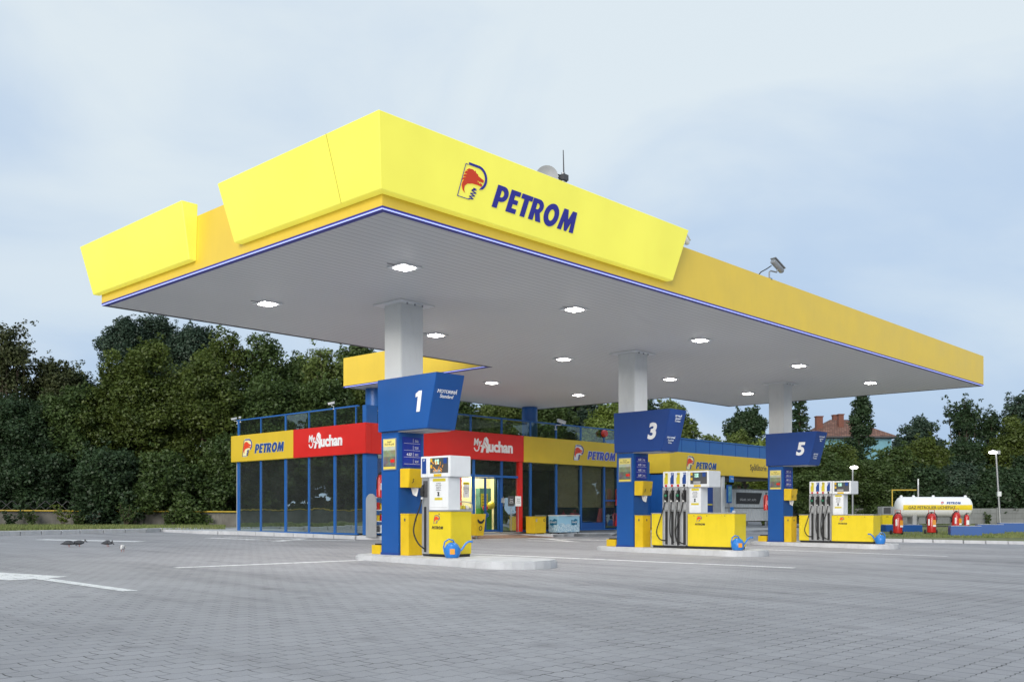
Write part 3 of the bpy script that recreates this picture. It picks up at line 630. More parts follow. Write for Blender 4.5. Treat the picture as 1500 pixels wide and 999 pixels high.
# ================================================================ PUMP ISLANDS
def slab():
    w, c, y0, y1 = .92, .35, -3.12, .55
    p = [(c+w*cos(R(a)), y0+.78*sin(R(a))) for a in range(180, 361, 15)]+[(c+w*cos(R(a)), y1+.78*sin(R(a))) for a in range(0, 181, 15)]
    mb = MB().prism(p, id3, -.2, 0); return mb
ORD = ['left', 'middle', 'right']; NUM = ['1', '3', '5']
FUEL = ['MOTORINĂ\nStandard', 'BENZINĂ\nStandard\nPremium', 'MOTORINĂ\nStandard\nExtra']
island0 = None; islands = []
for i, (u, v) in enumerate(ISL):
    z = g(u+.3, v-1.4)+.13
    if island0 is None:
        island0 = o = slab().build('pump_island', M['concrete'], bevel=.03)
    else: o = island0.copy(); COL.objects.link(o)
    o.location = W(u, v, z); o.rotation_euler = (0, 0, TH)
    tag(o, f'low grey concrete pump island under the blue pillar with number {NUM[i]}', 'island', 'concrete pump islands'); islands.append(o)

def iz(i): return islands[i].location.z
# --- pillars
def pillar(i):
    u, v = ISL[i]; r = thing('pump_pillar', W(u, v, iz(i)), f'blue pump pillar with flared number sign {NUM[i]} on top', 'pillar', 'blue pump pillars under the canopy')
    MB().box(0, .73, 0, .60, 0, 2.72).build('cladding', M['blue'], r, bevel=.012)
    MB().box(-.012, .742, -.012, .612, 0, .05).build('base_strip', M['dblue'], r)
    sx0, sx1 = -.06, .74
    b = MB().hexa([(sx0, -1.0, 2.70), (sx1, -1.0, 2.70), (sx1, .64, 2.70), (sx0, .64, 2.70), (sx0, -1.30, 3.85), (sx1, -1.30, 3.85), (sx1, .66, 3.85), (sx0, .66, 3.85)])
    s = b.build('number_sign', M['blue'] if i == 0 else M['dblue'], r, bevel=.01)
    MB().box(.0, .66, -.94, .58, 2.675, 2.697).build('sign_underside', M['grey'], s)
    if i: text(NUM[i], .60, M['letter_white'], s, LF(sx0-.004, -.66, 3.24), bold=.040, shear=.2, name='number')
    else: outline([[(x*.44, y*.44) for x, y in ((.0, 0), (.24, 0), (.40, 1), (.20, 1), (-.03, .88), (-.06, .70), (.11, .75))]], M['letter_white'], s, LF(sx0-.006, -.66, 3.06), 'number')
    fl = math.atan2(.30, 1.15)
    def NF(x, z): return Matrix.Translation((x, -1.0-.30*(z-2.70)/1.15-.004, z)) @ Matrix.Rotation(fl, 4, 'X') @ RF(0, 0, 0)
    if i == 0: text(FUEL[0], .105, M['letter_white'], s, NF(.32, 3.42), shear=.2, name='fuel_name', line=.95)
    else:
        text(FUEL[1 if i == 1 else 2], .075, M['fuel_grey'], s, NF(.40, 3.60), shear=.2, name='fuel_name', line=.95)
        text(FUEL[2 if i == 1 else 1], .075, M['fuel_grey'], s, NF(.26, 3.00), shear=.2, name='fuel_name', line=.95)
    # poster on the road side
    pf = MB().box(-.022, -.002, .07, .51, 1.86, 2.55).build('poster_frame', M['alu'], r, bevel=.004)
    po = MB().box(-.026, -.0225, .09, .49, 1.88, 2.53).build('poster', M['poster'], pf)
    text('Acasă\nNu-ți fac griji' if i == 0 else 'Acum\nNu-ți fac griji', .06, M['darkgrey'], pf, LF(-.028, .29, 2.45), ext=.001, shear=.15, line=.9)
    MB().box(-.0285, -.0265, .11, .25, 2.02, 2.09).build('poster_badge', M['red'], pf)
    # price panel on the pump side
    pp = MB().box(.10, .64, -.012, -.002, 1.93, 2.58).build('price_panel', M['price'], r, bevel=.003)
    ln = MB()
    for k in range(4): ln.box(.14, .60, -.0145, -.0125, 2.44-k*.15, 2.445-k*.15)
    for k in range(4): ln.box(.40, .405, -.0145, -.0125, 2.46-k*.15, 2.55-k*.15)
    ln.build('price_lines', M['letter_white'], pp)
    for k in range(4):
        if i == 0 and k != 2: continue
        text(('4.82', '4.95', '4.82', '5.09')[k], .085, M['letter_white'], pp, RF(.28, -.014, 2.50-k*.15), shear=.25, ext=.001, bold=.01, name='digits')
    for k in range(4): text('Motorină\nStandard' if k % 2 else 'Benzină\nPremium', .028, M['letter_white'], pp, RF(.50, -.014, 2.50-k*.15), shear=.2, ext=.001, name='fuel_name')
    return r
def poster_mat():
    m, nt, b = newmat('poster_print'); L = nt.links
    tc = N(nt, 'ShaderNodeTexCoord'); sp = N(nt, 'ShaderNodeSeparateXYZ'); L.new(tc.outputs['Object'], sp.inputs[0])
    cr = N(nt, 'ShaderNodeValToRGB'); cr.color_ramp.interpolation = 'CONSTANT'
    mr = N(nt, 'ShaderNodeMapRange'); mr.inputs['From Min'].default_value = 1.86; mr.inputs['From Max'].default_value = 2.55; L.new(sp.outputs['Z'], mr.inputs['Value']); L.new(mr.outputs[0], cr.inputs[0])
    el = cr.color_ramp.elements; el[0].position = 0; el[0].color = (.75, .6, .1, 1); el[1].position = .1; el[1].color = (.12, .12, .10, 1)
    for p, c in ((.42, (.2, .25, .12, 1)), (.62, (.45, .5, .4, 1)), (.74, (.8, .68, .2, 1))): q = el.new(p); q.color = c
    vo = N(nt, 'ShaderNodeTexVoronoi'); vo.inputs['Scale'].default_value = 14; L.new(tc.outputs['Object'], vo.inputs['Vector'])
    lt = N(nt, 'ShaderNodeMath', operation='LESS_THAN'); lt.inputs[1].default_value = .72; L.new(mr.outputs[0], lt.inputs[0])
    gt = N(nt, 'ShaderNodeMath', operation='GREATER_THAN'); gt.inputs[1].default_value = .12; L.new(mr.outputs[0], gt.inputs[0])
    mm = N(nt, 'ShaderNodeMath', operation='MULTIPLY'); L.new(lt.outputs[0], mm.inputs[0]); L.new(gt.outputs[0], mm.inputs[1])
    ms = N(nt, 'ShaderNodeMath', operation='MULTIPLY'); ms.inputs[1].default_value = .10; L.new(mm.outputs[0], ms.inputs[0])
    mx = N(nt, 'ShaderNodeMix', data_type='RGBA'); L.new(ms.outputs[0], mx.inputs['Factor']); L.new(cr.outputs[0], mx.inputs['A']); L.new(vo.outputs['Color'], mx.inputs['B'])
    L.new(mx.outputs['Result'], b.inputs['Base Color']); b.inputs['Roughness'].default_value = .3; return m
M['poster'] = poster_mat()
M['price'] = paint('price_board', (.012, .03, .30), .3, .05)
M['cans'] = M['can_blue']
M['fuel_grey'] = paint('pale_lettering', (.55, .6, .68), .5)
pillars = [pillar(i) for i in range(3)]

# --- fuel pumps
def hose(pts, r=.016):
    # smooth through control points
    P = [Vector(p) for p in pts]; out = []
    for i in range(len(P)-1):
        p0, p1, p2, p3 = P[max(i-1, 0)], P[i], P[i+1], P[min(i+2, len(P)-1)]
        for k in range(6):
            t = k/6; out.append(.5*((2*p1)+(-p0+p2)*t+(2*p0-5*p1+4*p2-p3)*t*t+(-p0+3*p1-3*p2+p3)*t**3))
    out.append(P[-1]); return MB().tube(out, r, 8)
def nozzle(par, x, y, z, colr, mode=0, zb=.12):
    n_ = MB()
    n_.tube([(x-.03, y, z+.13), (x-.05, y, z+.05), (x-.055, y, z-.03), (x-.05, y-.005, z-.12)], [.02, .034, .036, .026], 10)
    n_.box(x-.095, x-.075, y-.014, y+.014, z-.10, z+.06); n_.tube([(x-.03, y, z+.10), (x+.02, y, z+.16), (x+.03, y, z+.22)], .014, 8)
    o = n_.build('nozzle', M['rubber'], par, smooth=True)
    MB().lathe([(.038, -.02), (.045, 0), (.045, .035), (.03, .05)], 12, (x-.052, y, z-.01)).build('nozzle_cover', colr, o, smooth=True)
    return o
M['nozzle_green'] = paint('green_grip', (.01, .22, .10), .4); M['nozzle_white'] = paint('white_grip', (.6, .6, .6), .4)
def head(par, y0, y1, x0=.03, x1=.64, busy=False):
    h = MB().box(x0, x1, y1, y0, 1.67, 2.11).build('display_head', M['white'], par, bevel=.012)
    w = y0-y1; a = y0-w*.12; b = y0-w*.92
    s = MB().box(x0-.006, x0-.001, b, a, 1.755, 2.07).build('screen', M['darkgrey'], h)
    MB().box(x0-.009, x0-.0065, b+.10*w+.12, a-.10, 1.93, 2.05).build('screen_panel', M['screen'], s)
    MB().box(x0-.009, x0-.0065, b+.04, b+.14, 1.95, 2.06).build('sticker', M['dblue'], s)
    MB().box(x0-.009, x0-.0065, a-.07, a-.01, 1.99, 2.06).build('sticker', M['bin_yellow'], s)
    MB().box(x0-.009, x0-.0065, a-.07, a-.01, 1.86, 1.93).build('sticker', M['bin_yellow'], s)
    MB().box(x0-.009, x0-.0065, a-.32, a-.10, 1.77, 1.83).build('keypad', M['grey'], s)
    MB().box(x0-.006, x0-.001, y0-w*.62, y0-w*.28, 1.68, 1.735).build('sticker', M['bin_yellow'], h)
    text('0.00\n0.00', .07, M['screen_digit'], s, LF(x0-.010, (a+b)/2+.06, 1.985), ext=.001, line=.8, name='digits', bold=.01)
    if busy:
        k = MB()
        rr = random.Random(3)
        for q in range(16):
            yy = rr.uniform(b+.06, a-.05); zz = rr.uniform(1.77, 1.95)
            k.tube([(x0-.010, yy, zz), (x0-.010, yy+rr.uniform(-.06, .06), zz+rr.uniform(.02, .08))], .009, 6)
        k.build('sticker_print', M['orange'], s)
    return h
M['screen_digit'] = glow('lit_digits', (.5, .9, .7), .8)
def infopanel(par, y0, y1, x=.10):
    p = MB().box(x, x+.35, y1, y0, .95, 1.67).build('card_panel', M['white'], par, bevel=.008)
    w = y0-y1
    MB().box(x-.004, x-.001, y1+.10*w+.02, y0-.2*w, 1.58, 1.64).build('sticker', M['sticker_y'], p)
    text('ATENȚIE\nplata se face\nla casierie\nînainte de\nalimentare', .036, M['darkgrey'], p, LF(x-.002, (y0+y1)/2, 1.47), ext=.001, line=.95)
    MB().lathe([(.03, 0), (.012, .04), (.03, .08)], 10, (x-.003, (y0+y1)/2, 1.28)).build('card_symbol', M['dark'], p)
    MB().box(x-.004, x-.001, (y0+y1)/2-.12, (y0+y1)/2+.12, 1.19, 1.24).build('sticker', M['sticker_y'], p)
    MB().box(x-.004, x-.001, y1+.03, y0-.03, 1.03, 1.036).build('trim_line', M['grey'], p)
    return p
M['sticker_y'] = paint('yellow_sticker', (.62, .52, .03), .4)
def pump4(i):
    u, v = ISL[i]; r = thing('fuel_pump', W(u, v, iz(i)), f'long yellow fuel pump with four black hoses beside pillar {NUM[i]}', 'fuel pump', 'yellow fuel pumps on the islands')
    MB().box(.14, .68, -3.16, -.58, 0, .07).build('plinth', M['dark'], r)
    MB().box(.10, .70, -.93, -.55, .07, .95).build('cabinet_end', M['pump_yellow'], r, bevel=.01)
    c = MB().box(.10, .70, -3.19, -1.745, .07, .95).build('cabinet', M['pump_yellow'], r, bevel=.01)
    MB().box(.085, .715, -3.205, -1.73, .955, .985).build('worktop', M['alu'], c, bevel=.004)
    MB().box(.085, .715, -.935, -.545, .955, .975).build('worktop', M['alu'], c, bevel=.004)
    sc = MB()
    for yy in (-1.95, -2.35, -2.9): sc.lathe([(.012, .088), (.012, .099)], 8, (0, yy, .90), 'x')
    sc.build('lock', M['darkgrey'], c)
    emblem(.15, c, LF(.097, -2.04, .74), None, .0); wordmark(.055, M['dark'], c, LF(.097, -1.98, .64), .001)
    h = MB().box(.13, .67, -1.74, -.935, .07, 1.68).build('hose_panel', M['alu'], r, bevel=.008)
    for k in range(5): MB().box(.085, .129, -1.74+k*.196, -1.74+k*.196+.022, .08, 1.67).build('divider', M['alu'], h)
    for k in range(4):
        yc = -1.04-k*.197
        MB().box(.112, .129, yc-.035, yc+.035, .10, 1.02).build('slot', M['dark'], h)
        MB().box(.108, .128, yc-.055, yc+.055, 1.28, 1.60).build('nozzle_holder', M['dark'], h)
        MB().box(.095, .129, yc-.065, yc+.065, 1.05, 1.22).build('drip_tray', M['grey'], h, bevel=.01)
    hd = MB().box(.10, .68, -1.745, -.935, 1.685, 2.12).build('header', M['white'], r, bevel=.012)
    for k in range(4):
        yc = -1.04-k*.197; mm = M['sticker_y'] if k % 2 == 0 else M['dblue']
        MB().prism([(yc+.055, 1.77), (yc-.06, 1.77), (yc-.06, 2.08), (yc+.035, 2.08), (yc+.025, 1.98), (yc+.055, 1.93)], lambda a, b, cc: (.096+cc, a, b), 0, .003).build('fuel_label', mm, hd)
        text(('95', 'D', '95+', 'D+')[k], .06, M['letter_white'] if k % 2 else M['darkgrey'], hd, LF(.0945, yc-.01, 2.04), ext=.001, shear=.2, bold=.015)
        MB().lathe([(.034, .088), (.038, .099)], 14, (0, yc, 1.727), 'x').build('selector_button', M['ext_red'] if k < 3 else M['dark'], hd)
        nz = nozzle(r, .11, yc, 1.45, [M['nozzle_green'], M['rubber'], M['nozzle_green'], M['rubber']][k])
        MB().lathe([(.026, -.02), (.026, .02)], 10, (.058, yc, 1.30)).build('hose_collar', M['nozzle_white'], nz)
    H = [[(.055, -1.04, 1.32), (.03, -1.01, 1.12), (-.06, -.93, .75), (-.10, -.86, .45), (-.05, -.92, .26), (.06, -1.0, .21), (.13, -1.04, .22)],
         [(.055, -1.237, 1.32), (.05, -1.235, 1.1), (.02, -1.22, .7), (.01, -1.24, .38), (.05, -1.30, .2), (.13, -1.3, .16)],
         [(.055, -1.434, 1.32), (.05, -1.43, 1.1), (.02, -1.40, .7), (.01, -1.40, .40), (.03, -1.46, .14), (.0, -1.54, .03), (.06, -1.66, .02), (.13, -1.7, .1)],
         [(.055, -1.631, 1.32), (.04, -1.60, 1.1), (.0, -1.50, .72), (-.02, -1.44, .46), (.0, -1.46, .26), (.06, -1.56, .15), (.13, -1.63, .14)]]
    for p in H: hose(p).build('hose', M['rubber'], r, smooth=True)
    MB().box(.12, .66, -1.79, -1.745, .99, 2.10).build('mast', M['alu'], r, bevel=.006)
    head(r, -1.80, -2.45); infopanel(r, -1.795, -2.16)
    return r
def pump1(i):
    u, v = ISL[i]; r = thing('fuel_pump', W(u, v, iz(i)), 'short yellow and white fuel pump with a single black hose, under number 1', 'fuel pump', 'yellow fuel pumps on the islands')
    MB().box(.12, .66, -1.54, -.66, 0, .06).build('plinth', M['dark'], r)
    c = MB().box(.08, .68, -1.57, -.885, .06, .95).build('cabinet', M['pump_yellow'], r, bevel=.01)
    MB().box(.065, .695, -1.585, -.875, .953, .985).build('worktop', M['alu'], c, bevel=.004)
    MB().lathe([(.012, .068), (.012, .079)], 8, (0, -1.22, .90), 'x').build('lock', M['darkgrey'], c)
    emblem(.17, c, LF(.077, -1.06, .70), None, .0); wordmark(.062, M['dark'], c, LF(.077, -.985, .58), .001)
    h = MB().box(.10, .66, -.875, -.64, .05, 1.665).build('hose_panel', M['alu'], r, bevel=.008)
    MB().box(.086, .099, -.79, -.73, .09, 1.05).build('slot', M['dark'], h)
    MB().box(.084, .099, -.83, -.70, 1.25, 1.60).build('nozzle_holder', M['darkgrey'], h, bevel=.004)
    hd = MB().box(.07, .67, -.872, -.64, 1.67, 2.115).build('header', M['white'], r, bevel=.012)
    MB().box(.064, .069, -.82, -.69, 1.75, 2.07).build('fuel_label', M['dblue'], hd)
    text('D', .06, M['letter_white'], hd, LF(.062, -.755, 2.03), ext=.001, shear=.2, bold=.015)
    nz = nozzle(r, .075, -.74, 1.38, M['rubber'])
    MB().lathe([(.026, -.02), (.026, .02)], 10, (.02, -.74, 1.23)).build('hose_collar', M['nozzle_white'], nz)
    hose([(.02, -.74, 1.25), (.0, -.70, 1.05), (-.05, -.60, .75), (-.07, -.58, .5), (-.02, -.66, .28), (.05, -.76, .17), (.1, -.78, .15)]).build('hose', M['rubber'], r, smooth=True)
    head(r, -.876, -1.57, .06, .66, True); infopanel(r, -.88, -1.47, .10)
    return r
pump1(0)
p3 = pump4(1); p5 = copy_tree(p3); p5.location = W(*ISL[2], iz(2)); p5['label'] = 'long yellow fuel pump with four black hoses beside pillar 5'

# --- island furniture
def furn(i):
    u, v = ISL[i]; L = W(u, v, iz(i)); q = f'blue pillar {NUM[i]}'
    r = thing('waste_bin', L, f'tall yellow waste bin standing against {q}', 'bin', 'yellow bins on the pump islands')
    MB().box(.03, .42, -.30, -.02, 0, .88).build('body', M['bin_yellow'], r, bevel=.006)
    MB().box(.025, .425, -.305, -.015, .882, .905).build('lid', M['bin_yellow'], r, bevel=.004)
    MB().box(.024, .029, -.19, -.15, .74, .80).build('lock', M['darkgrey'], r); MB().box(.2, .24, -.307, -.301, .74, .80).build('lock', M['darkgrey'], r)
    r = thing('towel_dispenser', L, f'yellow wedge-shaped towel and glove dispenser fixed to {q}', 'dispenser', 'yellow dispensers on the pillars')
    MB().hexa([(.06, -.26, 1.47), (.60, -.20, 1.47), (.60, -.015, 1.47), (.02, -.015, 1.47), (.06, -.30, 1.88), (.62, -.24, 1.88), (.62, -.015, 1.88), (.02, -.015, 1.88)]).build('body', M['bin_yellow'], r, bevel=.008)
    sy = MB()
    for (a, b) in ((.16, 1.60), (.44, 1.62)):
        yy = -.285
        sy.tube([(a-.02, yy, b-.03), (a+.02, yy, b), (a, yy, b+.03)], .008, 6); sy.ball((a+.02, yy, b+.045), .012, 6)
    sy.build('hand_symbol', M['dark'], r)
    tv = MB(); tv.hexa([(.30, -.16, 1.30), (.36, -.18, 1.28), (.38, -.10, 1.31), (.31, -.1, 1.33), (.28, -.2, 1.47), (.40, -.2, 1.47), (.40, -.08, 1.47), (.28, -.08, 1.47)])
    tv.build('paper_towel', M['letter_white'], r)
    r = thing('sand_box', L, f'small low yellow box with black lid left of {q}', 'box', 'small yellow boxes at the pillar feet')
    MB().box(.06, .40, .68, 1.02, 0, .20).build('body', M['bin_yellow'], r, bevel=.008)
    MB().box(.10, .36, .74, .96, .202, .235).build('lid', M['dark'], r, bevel=.006)
for i in range(3): furn(i)
def can(i, x, y, rz, label):
    u, v = ISL[i]; r = thing('watering_can', W(u+x, v+y, iz(i)), label, 'watering can', 'blue watering cans at the pumps', TH+rz)
    MB().lathe([(.10, 0), (.135, .01), (.17, .10), (.165, .19), (.12, .27), (.07, .31), (.055, .315)], 20).build('body', M['can_blue'], r, smooth=True)
    hose([(.12, 0, .12), (.20, 0, .18), (.27, 0, .28), (.34, 0, .33), (.42, 0, .33)], .022).build('spout', M['can_blue'], r, smooth=True)
    MB().tube([(.05, 0, .28), (.02, 0, .36), (-.07, 0, .385), (-.15, 0, .33), (-.175, 0, .22), (-.16, 0, .12)], .016, 8).build('handle', M['can_blue'], r, smooth=True)
    MB().lathe([(.045, .312), (.045, .320)], 12).build('opening', M['dark'], r)
    MB().box(-.05, .05, -.172, -.166, .08, .19).build('sticker', M['orange'], r)
can(0, -.02, -1.72, -TH+R(5), 'blue watering can with spout to the right, at the foot of the short pump')
can(1, .0, -3.34, -TH+R(10), 'blue watering can with spout to the right, at the end of pump 3')
can(2, .1, -3.42, -TH+R(185), 'blue watering can with spout to the left, at the end of pump 5')

def extinguisher(loc, label, s=1., rz=TH, group=None):
    r = thing('fire_extinguisher', loc, label, 'fire extinguisher', group, rz); r.scale = (s, s, s)
    MB().lathe([(.06, 0), (.085, .01), (.085, .46), (.06, .52), (.03, .54)], 20).build('cylinder', M['ext_red'], r, smooth=True)
    MB().tube([(0, 0, .54), (0, 0, .60)], .02, 8).box(-.02, .09, -.012, .012, .59, .605).box(-.02, .08, -.012, .012, .565, .575).build('valve', M['dark'], r)
    hose([(.0, 0, .56), (-.07, -.03, .55), (-.11, -.02, .4), (-.105, 0, .2)], .011).build('hose', M['rubber'], r)
    MB().box(-.05, .05, -.089, -.082, .18, .34).build('label_plate', M['letter_white'], r)
    return r
u, v = ISL[2]; extinguisher(W(u+.06, v+.70, iz(2)+1.12), 'dark red fire extinguisher hanging on the left side of pillar 5', 1.05)
u, v = ISL[1]

# ================================================================ SHOP
SU, SV, SZ = 12.4, 16.3, .20
shop = thing('shop', W(SU, SV, SZ), 'glass fronted station shop with red and yellow sign band and blue frames', 'shop')
LX, LY = 15.25, 9.05
# structure: floor, rear walls, roof, inner partition
MB().box(.1, LX, .1, LY-.05, -.3, -.01).build('floor_slab', M['grey'], shop)
MB().box(.25, LX-.02, .3, LY-.1, 3.95, 4.08).build('roof', M['grey'], shop)
MB().box(.3, LX-.05, .35, LY-.15, 2.95, 3.02).build('ceiling', M['cream'], shop)
MB().box(.05, LX, LY-.14, LY-.02, 0, 4.1).build('rear_wall', M['grey'], shop)
MB().box(LX-.14, LX-.02, .05, LY-.15, 0, 4.1).build('end_wall', M['blue'], shop)
MB().box(3.6, 3.72, .6, LY-.2, 0, 2.94).build('inner_panel', M['teal'], shop)
MB().box(4.6, 8.28, 1.9, 2.0, 0, 2.88).build('cream_wall', M['cream'], shop)
MB().box(8.3, 8.4, .5, LY-.2, 0, 2.94).build('inner_panel', M['cream'], shop)
MB().box(.8, 3.4, 3.5, 3.7, 0, 2.9).build('inner_panel', M['teal'], shop)
MB().box(9, LX-.3, 4.2, 4.3, 0, 2.9).build('inner_panel', M['teal'], shop)
MB().box(7.25, 8.25, .5, .6, 0, 2.85).build('inner_panel', M['teal'], shop)  # dark panel added behind the pane beside the door so it reads dark
MB().box(4.75, 8.28, .25, .3, 2.36, 2.94).build('dark_backing', M['teal'], shop)  # dark strip added behind the transom to darken its panes
MB().box(5.5, 7.8, .65, 1.6, 2.90, 2.94).build('ceiling_lamp', M['shoplamp'], shop)
sl = bpy.data.lights.new('shop_light', 'AREA'); sl.shape = 'RECTANGLE'; sl.size = 1.8; sl.size_y = .9; sl.energy = 55; sl.color = (1, .9, .62)
slo = bpy.data.objects.new('shop_light', sl); COL.objects.link(slo); slo.parent = shop; slo.location = (6.6, 1.0, 2.86)
# corner pillar, posts
MB().box(-.02, .50, -.03, .20, 0, 4.74).build('corner_pillar', M['rail_blue'], shop, bevel=.01)
lv = [.62, 1.93, 3.6, 5.23, 7.04, 8.8]       # along y, left face
lw = [.05, .09, .05, .09, .05, .12]
for y, w in zip(lv, lw):
    MB().box(-.04, .06, y-w, y+w*.2, 0, 2.98).build('post', M['rail_blue'], shop, bevel=.004)
    MB().box(-.02, .05, y-w*.8, y+w*.2, 4.07, 4.72).build('rail_post', M['rail_blue'], shop, bevel=.004)
for a, b in zip([.2]+lv[:-1], lv):
    MB().box(.0, .012, a+.01, b-.03, .06, 2.97).build('window', M['glass_dark'], shop)
    MB().box(.0, .012, a+.01, b-.03, 4.09, 4.70).build('rail_pane', M['glass_rail'], shop)
MB().box(-.045, .07, .5, 8.85, 0, .055).build('sill', M['rail_blue'], shop)
MB().box(-.03, .06, .47, 8.9, 4.72, 4.77).build('handrail', M['rail_blue'], shop)
# right face
ux = lambda u: u-SU
rp = [14.1, 15.4, 16.22, 17.86, 19.49, 21.29, 22.99, 24.72, 26.45, 27.5]
for u_ in rp:
    MB().box(ux(u_)-.05, ux(u_)+.05, -.04, .07, 0, 2.98).build('post', M['rail_blue'] if u_ != 19.49 else M['blue'], shop, bevel=.004)
for u_ in [14.1, 15.8, 17.7, 19.5, 21.29, 22.99, 24.72, 26.45, 27.5]:
    MB().box(ux(u_)-.045, ux(u_)+.045, -.02, .05, 4.07, 4.72).build('rail_post', M['rail_blue'], shop, bevel=.004)
ra = [12.86, 14.1, 15.8, 17.7, 19.5, 21.29, 22.99, 24.72, 26.45, 27.5]
for a, b in zip(ra[:-1], ra[1:]):
    MB().box(ux(a)+.05, ux(b)-.05, .0, .012, 4.09, 4.70).build('rail_pane', M['glass_rail'], shop)
MB().box(.47, LX-.1, -.03, .06, 4.72, 4.77).build('handrail', M['rail_blue'], shop)
def wnd(a, b, z0, z1, m='glass_dark', nm='window'): return MB().box(ux(a)+.05, ux(b)-.05, .0, .012, z0, z1).build(nm, M[m], shop)
for a, b in ((12.86, 14.1), (14.1, 15.4), (15.4, 16.22)): wnd(a, b, .06, 2.97, 'glass_dark')
for a, b in ((21.29-.6+.05, 21.29), (21.29, 22.99), (22.99, 24.72)): wnd(a, b, .06, 2.97, 'glass_mid')
wnd(24.72, 26.45, .36, 2.97, 'glass_mid')
MB().box(ux(24.77), ux(26.40), -.02, .04, .05, .35).build('kick_panel', M['blue'], shop)
wnd(26.45, 27.5, 1.42, 2.97, 'glass_mid'); wnd(26.45, 27.5, .10, 1.34, 'glass_mid')
MB().box(ux(26.5), ux(27.45), -.03, .04, 1.345, 1.415).build('transom', M['rail_blue'], shop)
MB().box(.5, ux(17.0), -.045, .07, 0, .055).build('sill', M['rail_blue'], shop); MB().box(ux(20.72), LX-.1, -.045, .07, 0, .055).build('sill', M['rail_blue'], shop)
TZ = 2.27  # transom height
MB().box(ux(17.12), ux(20.46), -.05, .07, TZ, TZ+.09).build('transom', M['rail_blue'], shop)
wnd(17.12, 17.86, TZ+.1, 2.97); wnd(17.86, 19.49, TZ+.1, 2.97); wnd(19.49, 20.46, TZ+.1, 2.97)
for u_ in (16.9, 20.48):
    MB().box(ux(u_), ux(u_)+.21, -.10, .08, 0, 2.97).build('red_post', M['red'], shop, bevel=.006)
MB().box(ux(17.12), ux(17.80), -.01, .05, 0, 1.0).build('low_panel', M['grey'], shop)
wnd(17.08, 17.86, 1.0, TZ, 'glass_clear')
wnd(19.49, 20.5, .06, TZ)
def leaf(a, b, y, open_=False):
    d = MB(); fr = .05
    d.box(ux(a), ux(a)+fr, y, y+.04, .02, TZ-.01).box(ux(b)-fr, ux(b), y, y+.04, .02, TZ-.01).box(ux(a)+fr, ux(b)-fr, y, y+.04, .02, .11).box(ux(a)+fr, ux(b)-fr, y, y+.04, TZ-.06, TZ-.01)
    o = d.build('door', M['blue'], shop)
    MB().box(ux(a)+fr, ux(b)-fr, y+.015, y+.025, .11, TZ-.06).build('door_glass', M['glass_clear'], o)
leaf(17.92, 18.62, .02); leaf(18.58, 19.42, .08)
MB().box(ux(19.45), ux(19.60), -.075, -.045, 1.22, 1.42).build('door_button', M['grey'], shop)
# sign band
bp = .16
yb = MB().box(-bp, 0.1, 4.44, 9.12, 2.97, 4.08).build('sign_band', M['band_yellow'], shop, bevel=.008)
rb = MB().box(-bp, .1, -bp, 4.435, 2.97, 4.08).build('sign_band', M['red'], shop, bevel=.008)
rb2 = MB().box(.105, ux(20.70), -bp, .1, 2.97, 4.08).build('sign_band', M['red'], shop, bevel=.008)
yb2 = MB().box(ux(20.705), LX+.05, -bp, .1, 2.97, 4.08).build('sign_band', M['band_yellow'], shop, bevel=.008)
for o, l in ((yb, 'yellow band with lettering on the left face'), (rb, 'red band with white lettering on the left face'), (rb2, 'red band above the entrance'), (yb2, 'yellow band right of the entrance')): o['label'] = l
M['halo'] = paint('pale_outline', (.85, .82, .45), .5)
emblem(.70, yb, LF(-bp-.008, 8.12, 3.18), M['halo'], .010)
wordmark(.38, M['halo'], yb, LF(-bp-.008, 7.22, 3.27), .003, .016); wordmark(.38, M['logo_blue'], yb, LF(-bp-.02, 7.22, 3.27), .006)
auchan(.58, rb, LF(-bp-.014, 2.75, 3.52))
auchan(.62, rb2, RF(ux(18.35), -bp-.014, 3.52))
emblem(.66, yb2, RF(ux(24.05), -bp-.008, 3.20), M['letter_white'], .010)
wordmark(.37, M['letter_white'], yb2, RF(ux(25.0), -bp-.008, 3.26), .003, .020); M['violet'] = paint('violet_lettering', (.07, .10, .5), .4)
wordmark(.37, M['violet'], yb2, RF(ux(25.0), -bp-.02, 3.26), .006)
# blinds behind the right windows
for a, b in ((23.04, 24.66), (24.78, 26.38), (26.5, 27.4)):
    mb = MB(); k = int((b-a)/.12)
    for j in range(k):
        x = ux(a)+(b-a)*j/k; mb.add([(x, .15, 1.05), (x+.11, .11, 1.05), (x+.11, .11, 2.93), (x, .15, 2.93)], [(0, 1, 2, 3)])
    mb.build('blind', M['beige'], shop)
# cameras & siren on the shop rail
cctv(W(SU-.02, SV+8.85, SZ+4.6), 'white dome camera pair on the far left end of the shop rail', TH+R(170), .6, .25, 'white')
cctv(W(SU-.02, SV+1.95, SZ+4.72), 'white security camera on the shop rail above the red band', TH+R(150), .62, .15, 'white')
cctv(W(SU+.5, SV-.1, SZ+4.55), 'white camera beside the round blue column at the shop corner', TH-R(60), .6, .2, 'white')
cctv(W(22.9, SV-.05, SZ+4.5), 'beige twin floodlight camera on the shop rail above the yellow band', TH-R(20), 1.0, .3, 'white')
cctv(W(SU-.02, SV+8.6, SZ+4.66), 'second white camera near the left end of the shop rail', TH+R(230), .5, .2, 'white')
sr = thing('alarm_siren', W(26.3, SV-.08, SZ+4.38), 'round red alarm siren fixed under the shop rail', 'siren')
MB().lathe([(.15, -.16), (.17, -.06), (.17, .0)], 20, (0, 0, .14), 'y').build('dome', M['ext_red'], sr, smooth=True)
MB().box(-.17, .17, 0, .05, -.03, .31).build('base', M['dark'], sr)

